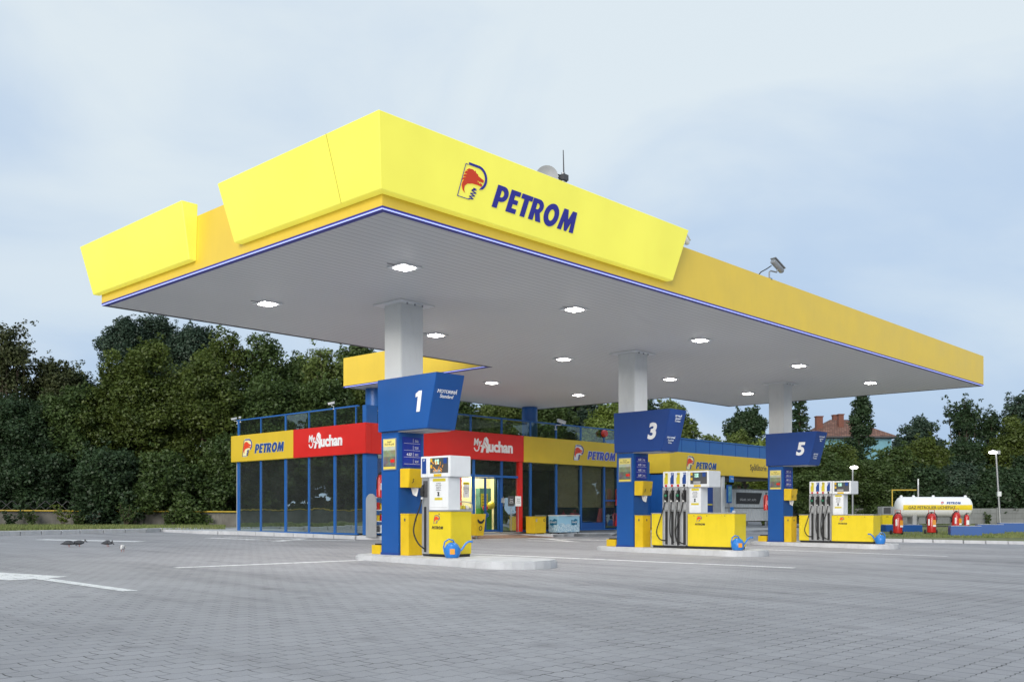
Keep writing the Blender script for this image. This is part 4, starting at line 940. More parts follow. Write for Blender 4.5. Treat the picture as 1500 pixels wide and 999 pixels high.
# things inside and outside the shop
def disp(loc):
    r = thing('display_stand', loc, 'green and blue display stand with yellow price list just inside the door', 'stand')
    MB().box(-.34, .34, 0, .3, 0, 1.0).build('lower_shelf', M['green'], r, bevel=.01)
    MB().box(-.34, .34, .05, .3, 1.0, 1.85).build('back_board', paint('pale_teal_board', (.12, .3, .26), .5, .3, 5), r)
    MB().box(-.28, .12, .03, .046, 1.05, 1.62).build('price_list', M['sticker_y'], r)
    for k in range(4): MB().box(-.22, .05, .025, .029, 1.12+k*.12, 1.14+k*.12).build('text_line', M['dark'], r)
disp(W(19.55, SV+.95, SZ))
for k, (x, z, c, cn) in enumerate(((19.15, 1.0, (.5, .03, .03), 'red'), (19.5, 1.12, (.7, .55, .05), 'yellow'), (19.2, .72, (.03, .15, .5), 'blue'))):
    b = thing('toy_ball', W(x, SV+.62, SZ+z), f'{cn} ball hanging in front of the display stand', 'ball')
    MB().ball((0, 0, 0), .12 if cn != 'yellow' else .17, 8).build('ball_body', paint(cn+'_ball', c, .3), b, smooth=True)
    MB().tube([(0, 0, .1), (0, 0, 1.2)], .004, 4).build('string', M['white'], b)
nt_ = thing('notice', W(17.42, SV-.03, SZ+1.42), 'white notice with yellow heading taped to the window left of the door', 'notice')
MB().box(-.17, .17, -.008, 0, 0, .62).build('sheet', M['letter_white'], nt_); MB().box(-.17, .17, -.012, -.0085, .52, .62).build('heading', M['sticker_y'], nt_)
text('PROGRAM\nNON STOP\nbine ați\nvenit', .07, M['darkgrey'], nt_, RF(0, -.010, .28), ext=.001)
def trash():
    r = thing('waste_bin', W(16.50, 14.75, g(16.5, 14.75)+.01), 'yellow open bin with black smile and ring mark behind the short pump', 'bin')
    MB().hexa([(-.2, -.2, .12), (.2, -.2, .12), (.2, .2, .12), (-.2, .2, .12), (-.28, -.25, .95), (.28, -.25, .95), (.28, .25, .95), (-.28, .25, .95)]).build('body', M['bin_yellow'], r, bevel=.01)
    MB().tube([(0, 0, 0), (0, 0, .13)], .04, 8).build('leg', M['galv'], r)
    f = Matrix.Translation((0, -.243, .62)) @ Matrix.Rotation(.06, 4, 'X') @ RF(0, 0, 0)
    outline([arc(0, .12, .19, .17, 180, 360, 12)+arc(0, .12, .11, .07, 360, 180, 12)], M['dark'], r, f, 'smile_mark', .002)
    outline([arc(0, -.22, .09, .09, 0, 345, 20), arc(0, -.22, .06, .06, 0, 345, 20)], M['dark'], r, f, 'ring_mark', .002)
trash()
r = thing('snack_rack', W(15.9, 15.2, SZ), 'low rack of yellow snack bags with a curved chrome top rail', 'rack')
MB().box(-.6, .6, -.2, .2, 0, .95).build('body', M['grey'], r, bevel=.01)
for k in range(7): MB().ball((-.5+k*.165, -.02, 1.0), .10, 6, (.8, 1, 1)).build('snack_bag', M['sticker_y'] if k % 3 else M['letter_white'], r, smooth=True)
hose([(-.62, -.2, .9), (-.6, -.2, 1.12), (-.4, -.2, 1.22), (.4, -.2, 1.22), (.6, -.2, 1.12), (.62, -.2, .9)], .02).build('rail', M['alu'], r)
def stand(u, v, mt_, label, h):
    r = thing('sign_stand', W(u, v, SZ), label, 'sign', None, TH-R(10))
    MB().tube([(0, 0, 0), (0, 0, h-.4)], .014, 8).build('pole', M['galv'], r); MB().lathe([(.15, 0), (.15, .015)], 16).build('foot', M['galv'], r)
    MB().box(-.15, .15, -.015, .015, h-.42, h).build('board', mt_, r, bevel=.004)
    text('Zona\nfumat\ninterzis', .07, M['letter_white'] if mt_ is M['darkgrey'] else M['darkgrey'], r, RF(0, -.017, h-.2), ext=.001)
stand(19.60, 15.85, M['darkgrey'], 'thin pole stand with a small dark board left of the red post', 1.5)
stand(20.0, 15.82, M['letter_white'], 'thin pole stand with a small white board in front of the red post', 1.5)
def cab():
    X, Y = onyard(783, 782, .12); u, v = UV(X, Y)
    r = thing('storage_chest', W(u, v, gXY(X, Y)+.12), 'low yellow storage chest standing left of the ice cream freezer', 'chest')
    MB().box(0, .74, 0, .50, .03, .72).build('body', M['bin_yellow'], r, bevel=.012)
    MB().box(-.015, .755, -.015, .515, .723, .745).build('lid', M['bin_yellow'], r)
    outline([arc(.62, .58, .06, .06, 0, 345, 16), arc(.62, .58, .038, .038, 0, 345, 16)], M['dark'], r, RF(0, -.004, 0), 'ring_mark', .002)
    MB().box(.08, .16, -.012, -.001, .52, .64).build('lock', M['alu'], r)
    for x in (.05, .64): MB().box(x, x+.05, .05, .45, -.01, .03).build('foot', M['dark'], r)
cab()
def ice_mat():
    m, nt, b = newmat('freezer_print'); L = nt.links; b.inputs['Roughness'].default_value = .3
    tc = N(nt, 'ShaderNodeTexCoord'); sp = N(nt, 'ShaderNodeSeparateXYZ'); L.new(tc.outputs['Object'], sp.inputs[0])
    vo = N(nt, 'ShaderNodeTexVoronoi'); vo.feature = 'DISTANCE_TO_EDGE'; vo.inputs['Scale'].default_value = 8; L.new(tc.outputs['Object'], vo.inputs['Vector'])
    cr = N(nt, 'ShaderNodeMapRange'); cr.inputs['From Max'].default_value = .12; L.new(vo.outputs['Distance'], cr.inputs['Value'])
    ic = N(nt, 'ShaderNodeMix', data_type='RGBA'); ic.inputs['A'].default_value = (.18, .42, .62, 1); ic.inputs['B'].default_value = (.62, .76, .84, 1); L.new(cr.outputs[0], ic.inputs['Factor'])
    no = N(nt, 'ShaderNodeTexNoise'); no.inputs['Scale'].default_value = 3; L.new(tc.outputs['Object'], no.inputs['Vector'])
    ad = N(nt, 'ShaderNodeMath', operation='MULTIPLY_ADD'); ad.inputs[1].default_value = -.5; L.new(no.outputs['Fac'], ad.inputs[0]); L.new(sp.outputs['Z'], ad.inputs[2])
    ge = N(nt, 'ShaderNodeMath', operation='GREATER_THAN'); ge.inputs[1].default_value = .19; L.new(ad.outputs[0], ge.inputs[0])
    mx = N(nt, 'ShaderNodeMix', data_type='RGBA'); L.new(ge.outputs[0], mx.inputs['Factor']); L.new(ic.outputs['Result'], mx.inputs['A']); mx.inputs['B'].default_value = (.35, .62, .80, 1)
    L.new(mx.outputs['Result'], b.inputs['Base Color']); return m
M['ice'] = ice_mat()
def freezer():
    v = 15.62; k_ = (818-750)/F; t_ = (AX*VX+AY*VY+v)/(k_*VX+VY); X, Y = k_*t_, t_; u = UV(X, Y)[0]
    r = thing('chest_freezer', W(u, v, gXY(X, Y)+.12), 'chest freezer printed with pale blue ice, in front of the shop window', 'freezer')
    for x in (.08, 1.38):
        for y in (.06, .5): MB().lathe([(.035, 0), (.035, .05)], 10, (x, y, 0)).build('castor', M['dark'], r)
    b = MB().box(0, 1.46, 0, .58, .05, .76).build('body', M['ice'], r, bevel=.015)
    MB().box(-.015, 1.475, -.015, .595, .762, .81).build('lid', M['white'], r, bevel=.012)
    MB().box(.55, .85, -.045, -.017, .765, .79).build('handle', M['grey'], r)
    w = [(-.32, -.16), (-.1, -.2), (.1, -.14), (.32, -.17), (.34, .14), (.1, .2), (-.08, .10), (-.34, .14)]
    M['teal_logo'] = paint('teal_print', (.01, .17, .32), .3)
    for mt in (RF(1.08, -.003, .50), LF(-.003, .29, .50)):
        outline([[(x*.62, y*.75) for x, y in w]], M['teal_logo'], b, mt, 'logo_plate', .002)
        text('Gheață', .12, M['letter_white'], b, mt @ Matrix.Translation((0, 0, .004)), ext=.001, bold=.01, shear=.1)
freezer()
rk = thing('display_rack', W(upx(549.5, 15.35), 15.6, SZ-.06), 'grey round-topped rack with shelves of goods near the shop corner', 'rack')
arcp = [(-.28, 0), (.28, 0), (.28, 1.3)]+arc(0, 1.3, .28, .25, 0, 180, 12)[1:]
for xx in (0, 1.1): MB().prism(arcp, lambda a, b, c: (c, -a, b), xx, xx+.04).build('side_panel', M['grey'], rk)
for z in (.15, .55, .95, 1.4): MB().box(.04, 1.1, -.24, .24, z, z+.03).build('shelf', M['white'], rk)
rr = random.Random(4)
for z in (.18, .58, .98):
    for k in range(5): MB().box(.10+k*.19, .24+k*.19, -.2, .1, z, z+rr.uniform(.18, .28)).build('goods', [M['darkgrey'], M['ext_red'], M['bin_yellow'], M['white']][rr.randrange(4)], rk)
extinguisher(W(upx(549.5, 15.35)+.22, 15.35, SZ+1.35), 'red and white fire extinguisher on the grey rack at the shop corner', 1.5)
extinguisher(W(27.2, 16.05, SZ+1.15), 'red fire extinguisher hung on the shop front beside pillar 3', 1.5)
r = thing('extinguisher_cabinet', W(27.0, 15.75, SZ), 'red flared extinguisher stand on the pavement under the hanging extinguisher', 'stand')
MB().hexa([(-.26, -.18, .18), (.26, -.18, .18), (.26, .15, .18), (-.26, .15, .18), (-.12, -.1, 1.02), (.12, -.1, 1.02), (.12, .1, 1.02), (-.12, .1, 1.02)]).build('body', M['ext_red'], r, bevel=.02)
MB().box(-.03, .1, -.187, -.16, .45, .72).build('label_plate', M['letter_white'], r)
MB().tube([(0, 0, 0), (0, 0, .18)], .03, 8).build('foot', M['ext_red'], r)

# ================================================================ CAR WASH
CV = 17.81; CU = 34.1; CZ = .18
wash = thing('car_wash', W(CU, CV, CZ), 'car wash building with yellow sign band and blue parapet, right of the shop', 'car wash')
CL = 12.8
cb_ = MB().box(-.1, CL, -.12, 2.2, 2.98, 4.14).build('sign_band', M['band_yellow'], wash, bevel=.01)
emblem(.72, cb_, RF(1.55, -.128, 3.22), M['halo'], .01); wordmark(.38, M['halo'], cb_, RF(2.45, -.128, 3.28), .003, .016); wordmark(.38, M['logo_blue'], cb_, RF(2.45, -.14, 3.28), .006)
text('Spălătorie Auto', .50, M['darkgrey'], cb_, RF(8.45, -.135, 3.55), ext=.004, align='LEFT', sx=.9, space=1.05)
pr = MB().box(.3, CL-.1, .35, 4.5, 4.16, 4.92).build('parapet', M['rail_blue'], wash)
MB().box(.25, CL-.05, .3, 4.55, 4.92, 4.98).build('coping', M['rail_blue'], wash)
for k in range(1, 9): MB().box(.3+k*1.45, .32+k*1.45, .335, .348, 4.17, 4.91).build('panel_joint', M['dblue'], pr)
MB().box(.1, CL-.2, .3, 5, 2.86, 2.97).build('ceiling', M['darkgrey'], wash)
MB().box(0, 1.5, .05, 5, 0, 2.9).build('wall', M['rail_blue'], wash)
MB().box(-2.5, -.01, 1.2, 5, 0, 3.6).build('wall', M['rail_blue'], wash)
MB().box(-1.6, -.5, 1.15, 1.195, .02, 2.2).build('door', M['blue'], wash, bevel=.01)
MB().box(1.505, 2.6, .1, 5, 0, 2.9).build('wall', M['blue'], wash)
MB().box(2.605, 4.7, .15, 5, 0, 2.9).build('wall', M['dblue'], wash)
MB().box(4.705, 5.45, .05, 5, 0, 2.9).build('wall', M['grey'], wash)
MB().box(5.455, 5.75, .0, .4, 0, 2.97).build('column', M['column_white'], wash)
MB().box(CL-.5, CL-.15, .0, .4, 0, 2.97).build('column', M['column_white'], wash)
MB().box(3.2, 4.6, .12, .145, 1.25, 1.33).build('rail', M['sticker_y'], wash)
# free-standing white screen wall in the wash bay
r = thing('screen_wall', W(CU+10.2, CV+3.0, CZ-.05), 'white corrugated bay screen with a dark banner, left of pillar 5', 'screen')
sw = MB()
for k in range(48): x = k*.19; sw.box(x, x+.185, 0-(.02 if k % 2 else 0), .05, .32, 2.38)
sw.build('panel', M['white'], r)
MB().box(0, 9.12, -.04, .09, 2.385, 2.45).build('top_rail', M['galv'], r); MB().box(0, 9.12, -.06, -.022, 1.16, 1.22).build('mid_rail', M['galv'], r)
for x in (.1, 3.4, 6.2, 8.9): MB().box(x, x+.08, -.02, .08, 0, .315).build('leg', M['galv'], r)
bn = MB().prism([(2.0, 1.45), (5.0, 1.45), (5.4, 2.2), (2.0, 2.2)], lambda a, b, c: (a, -.024-c, b), 0, .012).build('banner', M['darkgrey'], r)
text('SPĂLARE  | 24/7 |  AUTO', .2, M['letter_white'], bn, RF(3.5, -.040, 1.72), ext=.001)
def infos(u, v, label, h, w, z0, m):
    r = thing('info_board', W(u, v, CZ), label, 'sign')
    MB().box(-.03, .03, .0, .04, 0, z0).build('pole', M['galv'], r)
    MB().box(-w/2, w/2, -.04, .06, z0, z0+h).build('board', m, r, bevel=.02)
    f = MB().box(-w/2+.08, w/2-.08, -.052, -.041, z0+.08, z0+h-.08).build('print', M['poster2'], r)
    return r
M['poster2'] = paint('teal_print_board', (.12, .3, .38), .4, .4, 8)
infos(CU+5.75, CV-.3, 'tall blue framed instruction board on the car wash column', 1.05, .5, 1.38, M['blue'])
r = thing('wall_sign', W(CU+6.0, CV-.3, CZ+2.62), 'small blue square sign under the car wash band', 'sign')
MB().box(-.22, .22, -.03, .03, -.02, .36).build('board', M['can_blue'], r, bevel=.01); text('TVA', .16, M['letter_white'], r, RF(0, -.033, .17), ext=.001)
r = thing('brush_holder', W(CU+5.9, CV-.45, CZ), 'white and blue spray lance holder below the instruction board', 'holder')
MB().box(-.12, .12, 0, .12, .75, 1.15).build('bracket', M['can_blue'], r, bevel=.02); MB().lathe([(.10, .6), (.14, .75), (.1, .95)], 12, (0, -.05, 0)).build('cup', M['white'], r, smooth=True); MB().box(-.03, .03, .02, .06, 0, .74).build('pole', M['galv'], r)

# ================================================================ GAS AREA (right)
def P(px, Y, z=None):
    X, Y = survey(px, Y); return Vector((X, Y, lawnz(Y) if z is None else z))
tk = thing('gas_tank', P(1367, 58), 'long white horizontal gas tank with a yellow stripe on the lawn', 'tank', None, 0)
tr_, tl = .62, 2.30; tz = 1.23
prof = [(.01, -tl)]+[(tr_*sin(R(a)), -tl+.32*(1-cos(R(a)))) for a in (25, 45, 65, 90)]+[(tr_*sin(R(a)), tl-.32*(1-cos(R(a)))) for a in (90, 65, 45, 25)]+[(.01, tl)]
MB().lathe(prof, 40, (0, 0, tz), 'x').build('shell', M['tankwhite'] if 'tankwhite' in M else M['white'], tk, smooth=True)
st = MB(); nA = 6
vs = []; r2 = tr_+.006
xs = [-tl+.22, tl-.22]
for a in [14-28*i/nA-2 for i in range(nA+1)]:
    for x in xs: vs.append((x, -r2*cos(R(a)), tz+r2*sin(R(a))))
st.add(vs, [(2*i, 2*i+1, 2*i+3, 2*i+2) for i in range(nA)]); st.build('stripe', M['sticker_y2'] if 'sticker_y2' in M else M['yellow'], tk)
text('GAZ PETROLIER LICHEFIAT', .235, M['darkgrey'], tk, RF(-.35, -r2-.006, tz-.035), ext=.002, bold=.012)
em = Matrix.Translation((0, -r2*cos(R(24))-.01, tz+r2*sin(R(24)))) @ Matrix.Rotation(-R(24), 4, 'X') @ RF(0, 0, 0)
wordmark(.15, M['logo_blue'], tk, em @ Matrix.Translation((.55, -.08, 0)), .002)
emblem(.18, tk, em @ Matrix.Translation((.22, -.09, 0)), None, 0)
for x in (-1.3, 1.3):
    MB().box(x-.12, x+.12, -.4, .4, 0, .75).build('saddle', M['grey'], tk, bevel=.01)
for x in (-1.95, -1.2, .0, 1.95): MB().lathe([(.09, tz+tr_-.04), (.09, tz+tr_+.05), (.05, tz+tr_+.1)], 12, (x, 0, 0)).build('valve_cap', M['white'], tk, smooth=True)
pl = thing('tank_plinth', P(1352, 58), 'low black steel skid beam under the gas tank', 'skid', None, 0); pl.location.z -= .08
MB().box(-3.6, 2.6, -.8, .8, 0, .16).build('beam', M['dark'], pl, bevel=.01)
vp = thing('vent_pipe', P(1345, 60), 'grey vertical vent pipe behind the gas tank', 'pipe', None, 0)
MB().tube([(0, 0, 0), (0, 0, 2.6)], .06, 8).build('lower_pipe', M['galv'], vp); MB().tube([(0, 0, 2.6), (0, 0, 3.0)], .045, 8).build('upper_pipe', M['white'], vp)
pf = thing('pipe_frame', P(1307, 56), 'thin yellow gas pipe frame left of the tank', 'pipe', None, 0)
hose([(0, 0, .35), (0, 0, 1.2), (0, 0, 2.22)], .035).build('riser', M['pipe_yellow'], pf); MB().tube([(-.04, 0, 2.24), (1.4, 0, 2.24), (1.4, .6, 2.24)], .035, 8).build('top_pipe', M['pipe_yellow'], pf)
MB().tube([(-.6, 0, .62), (0, 0, .62)], .03, 8).build('feed_pipe', M['pipe_yellow'], pf); MB().tube([(0, 0, 0), (0, 0, .36)], .035, 8).build('lower_pipe', M['pipe_yellow'], pf)
lpg = thing('gas_dispenser', P(1297, 54), 'grey and yellow gas dispenser behind the end of pump 5', 'dispenser', None, R(12))
MB().box(-.33, .33, -.22, .22, 0, .06).build('plinth', M['dark'], lpg); MB().box(-.33, .33, -.22, .22, .06, .80).build('front_panel', M['pump_yellow'], lpg, bevel=.01)
MB().box(-.34, .34, -.23, .23, .81, 1.28).build('head', M['alu'], lpg, bevel=.01); MB().box(-.26, .18, -.238, -.231, .88, 1.22).build('screen', M['darkgrey'], lpg)
MB().box(.334, .5, -.2, .2, .06, 1.28).build('side_cabinet', M['grey'], lpg, bevel=.01)
text('GPL', .1, M['dark'], lpg, RF(-.03, -.225, .7), ext=.001)

def wheeled(px, Y, label, s=1.):
    r = thing('wheeled_extinguisher', P(px, Y), label, 'fire extinguisher', 'large wheeled fire extinguishers on the lawn', R(random.uniform(-15, 15))); r.scale = (s, s, s)
    MB().lathe([(.15, .06), (.20, .09), (.205, .12), (.205, .84), (.17, .93), (.09, .98), (.06, .99)], 24).build('cylinder', M['ext_red'], r, smooth=True)
    MB().lathe([(.206, .80), (.212, .82), (.206, .84)], 24).build('seam_ring', M['ext_red'], r)
    MB().tube([(-.14, -.05, .85), (-.13, 0, 1.16), (.13, 0, 1.16), (.14, -.05, .85)], .015, 8).build('handle', M['ext_red'], r)
    MB().lathe([(.03, .99), (.03, 1.06)], 10).build('valve', M['dark'], r)
    hose([(0, -.05, 1.03), (-.16, -.12, 1.0), (-.25, -.05, .80), (-.24, 0, .62), (-.20, .1, .5)], .022).build('hose', M['rubber'], r, smooth=True)
    hose([(0, .05, 1.03), (.16, .05, 1.0), (.25, .05, .82), (.24, .05, .64), (.2, .1, .5)], .022).build('hose', M['rubber'], r, smooth=True)
    MB().box(.0, .15, -.212, -.19, .42, .68).build('label_plate', M['orange'], r); MB().box(.02, .15, -.214, -.2, .36, .44).build('label_plate', M['letter_white'], r)
    MB().box(-.19, -.12, -.18, -.16, .42, .72).build('label_plate', M['letter_white'], r)
    for sx in (-1, 1): MB().lathe([(.04, -.03), (.11, -.025), (.11, .025), (.04, .03)], 16, (sx*.26, .12, .11), 'x').build('wheel', M['rubber'], r)
    MB().tube([(-.26, .12, .11), (.26, .12, .11)], .012, 6).build('axle', M['ext_red'], r)
    return r
wheeled(1315, 44.5, 'large red wheeled extinguisher nearest pump 5, in front of the blue block')
wheeled(1364.5, 45.5, 'large red wheeled extinguisher in the middle, below the tank lettering')
wheeled(1400.5, 48.5, 'large red wheeled extinguisher under the right end of the gas tank', 1.03)
extinguisher(P(1416, 53), 'small red fire extinguisher standing right of the wheeled ones', 1.55, 0)
def block(px0, px1, Y, h, label, rz=R(-14)):
    a, b = P(px0, Y), P(px1, Y); r = thing('barrier_block', (a+b)/2-Vector((0, 0, .03)), label, 'barrier', 'long low blue blocks along the right verge', rz)
    w = (b-a).length/cos(rz)/2
    MB().box(-w, w, -.3, .3, 0, h).build('body', M['blue'], r, bevel=.02); MB().box(-w+.02, w-.02, -.28, .28, h+.001, h+.02).build('top', M['concrete'], r, bevel=.008)
block(1393, 1434, 43.5, .46, 'long blue block nearest the right kerb, first of the row')
block(1432, 1467, 46.5, .46, 'blue block in the middle of the row at the right kerb')
block(1464, 1496, 49.0, .48, 'blue block farthest right in the row at the right kerb')
block(1293, 1348, 48.5, .40, 'blue block behind the wheeled extinguisher nearest pump 5', R(4))

def lamp_post(px, Y, top, label, arm=-.3, lean=0.):
    r = thing('street_lamp', P(px, Y), label, 'street lamp', None, 0); b = r.location.z
    h = HC+(HOR-top)*Y/F-b
    MB().tube([(0, 0, 0), (0+lean*.5, 0, h*.5), (lean, 0, h)], [.07, .06, .05], 10).build('pole', M['galv'], r)
    hd = MB().tube([(lean, 0, h), (lean+arm*.4, -.05, h+.12), (lean+arm, -.08, h+.1)], [.05, .09, .12], 10).build('head', M['alu'], r)
    MB().ball((lean+arm, -.1, h+.06), .20, 8, (1.3, .8, .5)).build('lens', M['street'], hd, smooth=True)
    MB().box(lean+.05, lean+.25, -.05, .1, h-.05, h+.18).build('control_box', M['alu'], hd)
    if lean: MB().box(-.12+lean*.35, .1+lean*.35, -.12, .0, 1.9, 2.2).build('junction_box', M['white'], r)
lamp_post(1465.5, 60, 664, 'grey street lamp with lit white head on the right lawn', -.25, -.28)
lamp_post(1249, 62, 686, 'thin street lamp behind pump 5 with a bright white head', .05, 0)

# ================================================================ BOUNDARIES
def wall_left():
    r = thing('boundary_wall', (0, 0, 0), 'low weathered concrete wall under the trees at the left', 'wall', None, 0)
    pts = [(-34, 20), (-34, 49), (-17, 51.5), (-5, 53.5), (8, 56)]
    for a, b in zip(pts[:-1], pts[1:]):
        a = Vector(a); b = Vector(b); d = b-a; L = d.length; d.normalize(); n = Vector((-d.y, d.x)); k = int(L/2.5)
        mb = MB(); pp = MB()
        for i in range(k):
            p = a+d*(L*i/k+.01); q = a+d*(L*(i+1)/k-.01); Pq = [p, q, q+n*.14, p+n*.14]; z0 = [gXY(x.x, x.y)+.05 for x in Pq]
            mb.hexa([(x.x, x.y, z) for x, z in zip(Pq, z0)]+[(x.x, x.y, z+.80+.01*(i % 2)) for x, z in zip(Pq, z0)])
            s = a+d*(L*i/k); pp.box(s.x-.09, s.x+.09, s.y-.14, s.y+.04, gXY(s.x, s.y), gXY(s.x, s.y)+.92)
        mb.build('wall_panel', M['oldwall'], r); pp.build('wall_post', M['oldwall'], r)
    yp = thing('gas_pipe', (0, 0, 0), 'thin yellow gas pipe running along the top of the low wall', 'pipe', None, 0)
    P3 = [(x+(.25 if x < -33 else 0), y-.25, gXY(x, y)+.93) for x, y in pts]
    MB().tube(P3, .035, 8).build('pipe_run', M['pipe_yellow'], yp)
    tf = thing('trellis_fence', (0, 0, 0), 'dark diamond trellis fence on top of the low wall', 'fence', None, 0)
    mb = MB()
    for a, b in ((pts[1], (-22, 50.8)),):
        a = Vector(a); b = Vector(b); L = (b-a).length; k = int(L/.55)
        for i in range(k):
            p = a+(b-a)*i/k; q = a+(b-a)*(i+1)/k; zp = gXY(p.x, p.y)+.95; zq = gXY(q.x, q.y)+.95
            mb.tube([(p.x, p.y+.06, zp), (q.x, q.y+.06, zq+.5)], .02, 4); mb.tube([(p.x, p.y+.12, zp+.5), (q.x, q.y+.12, zq)], .02, 4)
    mb.build('lattice', M['darkgrey'], tf)
wall_left()
def wall_right():
    r = thing('boundary_wall', (0, 0, 0), 'grey precast concrete panel wall behind the gas tank and street lamp', 'wall', None, 0)
    pts = [survey(1150, 68), survey(1300, 68), survey(1420, 68), survey(1700, 70)]; mb = MB(); pp = MB()
    for a, b in zip(pts[:-1], pts[1:]):
        a = Vector(a); b = Vector(b); d = b-a; L = d.length; k = max(1, int(L/2.1))
        for i in range(k):
            p = a+d*(i/k); q = a+d*((i+1)/k)
            for j in range(3):
                z0 = .2+j*.37; mb.hexa([(p.x, p.y, z0), (q.x, q.y, z0), (q.x, q.y+.08, z0), (p.x, p.y+.08, z0), (p.x, p.y, z0+.36), (q.x, q.y, z0+.36), (q.x, q.y+.08, z0+.36), (p.x, p.y+.08, z0+.36)])
            pp.box(p.x-.07, p.x+.07, p.y-.06, p.y+.1, .15, 1.36)
    mb.build('wall_panel', M['fence_wall'], r, bevel=.01, seg=1); pp.build('wall_post', M['fence_wall'], r)
wall_right()

# ================================================================ HOUSE
def house():
    Y = 96; x0, x1 = survey(1192, Y)[0], survey(1306, Y)[0]; zz = lambda py: HC+(HOR-py)*Y/F
    r = thing('house', (x0, Y, 0), 'blue rendered house with hipped red tile roof behind the trees', 'house', None, 0)
    w = x1-x0; e = zz(640); MB().box(0, w, 0, 8, 0, e).build('wall', M['house_blue'], r)
    rg = zz(609); o = .55
    rf = MB().add([(-o, -o, e), (w+o, -o, e), (w+o, 8+o, e), (-o, 8+o, e), (w*.38, 4, rg), (w*.62, 4, rg), (-o, -o, e-.12), (w+o, -o, e-.12), (w+o, 8+o, e-.12), (-o, 8+o, e-.12)],
                  [(0, 1, 5, 4), (1, 2, 5), (2, 3, 4, 5), (3, 0, 4), (0, 6, 7, 1), (1, 7, 8, 2), (2, 8, 9, 3), (3, 9, 6, 0), (6, 9, 8, 7)]).build('roof', M['tiles'], r)
    for (px, top, wd, yy) in ((1199.5, 611, .66, 2.0), (1222.5, 609, .4, 4.2), (1231, 608, .52, 2.2)):
        cx = survey(px, Y+yy)[0]-x0; c = MB().box(cx-wd/2, cx+wd/2, yy-.3, yy+.3, e, HC+(HOR-top)*(Y+yy)/F).build('chimney', M['brickred'], rf, bevel=.01)
        MB().box(cx-wd/2-.06, cx+wd/2+.06, yy-.36, yy+.36, HC+(HOR-top)*(Y+yy)/F, HC+(HOR-top)*(Y+yy)/F+.1).build('chimney_cap', M['brickred'], c)
    MB().box(-.5, w+.5, -.64, -.56, e-.1, e+.02).build('gutter', M['darkgrey'], r)
    for k in (.35,):
        f = MB().box(w*k-.5, w*k+.5, -.04, .02, e-2.4, e-1.0).build('window', M['white'], r); MB().box(w*k-.43, w*k+.43, -.05, -.041, e-2.33, e-1.07).build('pane', M['glass_dark'], f)
def tiles():
    m, nt, b = newmat('roof_tiles'); L = nt.links; b.inputs['Roughness'].default_value = .9
    tc = N(nt, 'ShaderNodeTexCoord'); mp = N(nt, 'ShaderNodeMapping'); mp.inputs['Rotation'].default_value = (R(90), 0, 0); L.new(tc.outputs['Object'], mp.inputs['Vector'])
    br = N(nt, 'ShaderNodeTexBrick'); br.inputs['Scale'].default_value = 1; br.inputs['Brick Width'].default_value = .24; br.inputs['Row Height'].default_value = .17; br.inputs['Mortar Size'].default_value = .02
    br.inputs['Color1'].default_value = (.16, .07, .05, 1); br.inputs['Color2'].default_value = (.27, .14, .10, 1); br.inputs['Mortar'].default_value = (.06, .04, .035, 1); L.new(mp.outputs[0], br.inputs['Vector'])
    no = N(nt, 'ShaderNodeTexNoise'); no.inputs['Scale'].default_value = 2; no.inputs['Detail'].default_value = 6; L.new(tc.outputs['Object'], no.inputs['Vector'])
    sc = N(nt, 'ShaderNodeVectorMath', operation='SCALE'); r = N(nt, 'ShaderNodeMapRange'); r.inputs['To Min'].default_value = .5; r.inputs['To Max'].default_value = 1.5; L.new(no.outputs['Fac'], r.inputs['Value']); L.new(r.outputs[0], sc.inputs['Scale']); L.new(br.outputs['Color'], sc.inputs[0])
    L.new(sc.outputs[0], b.inputs['Base Color']); return m
M['tiles'] = tiles()
house()

# ================================================================ TREES
def leaf_cloud(cent, rad, per, size, rng, flat=.0, droop=0.):
    """leaf quads scattered round clump centres: folded rhombs, random facing"""
    k_ = np.maximum(3, (per*(rad/.5)**2)).astype(int) if per > 20 else np.full(len(rad), per)
    c = np.repeat(cent, k_, axis=0); rr = np.repeat(rad, k_)
    n = len(c); d = rng.normal(size=(n, 3)); d /= np.linalg.norm(d, axis=1)[:, None]
    p = c+d*(rr*rng.uniform(.25, 1., n)**.6)[:, None]*np.array([1, 1, .8]); p[:, 2] -= droop*rng.uniform(0, 1, n)
    t = rng.normal(size=(n, 3)); t[:, 2] *= .6; t /= np.linalg.norm(t, axis=1)[:, None]
    nm = d*.9+rng.normal(size=(n, 3))*.5+np.array([0, 0, .55]); b = np.cross(t, nm); b /= np.linalg.norm(b, axis=1)[:, None]+1e-9
    s = size*rng.uniform(.55, 1.35, n)[:, None]
    nn = np.cross(b, t)
    v = np.stack([p-t*s*.5, p+b*s*.30+nn*s*.08, p+t*s*.5, p-b*s*.30+nn*s*.08], axis=1).reshape(-1, 3)
    return v
def quads(v, name, mat, parent):
    n = len(v)//4; me = bpy.data.meshes.new(name); me.vertices.add(n*4); me.vertices.foreach_set('co', v.astype(np.float32).ravel())
    me.loops.add(n*4); me.loops.foreach_set('vertex_index', np.arange(n*4, dtype=np.int32)); me.polygons.add(n)
    me.polygons.foreach_set('loop_start', np.arange(0, n*4, 4, dtype=np.int32)); me.polygons.foreach_set('loop_total', np.full(n, 4, dtype=np.int32)); me.update(calc_edges=True)
    me.materials.append(mat); o = bpy.data.objects.new(name, me); COL.objects.link(o)
    if parent: o.parent = parent
    return o
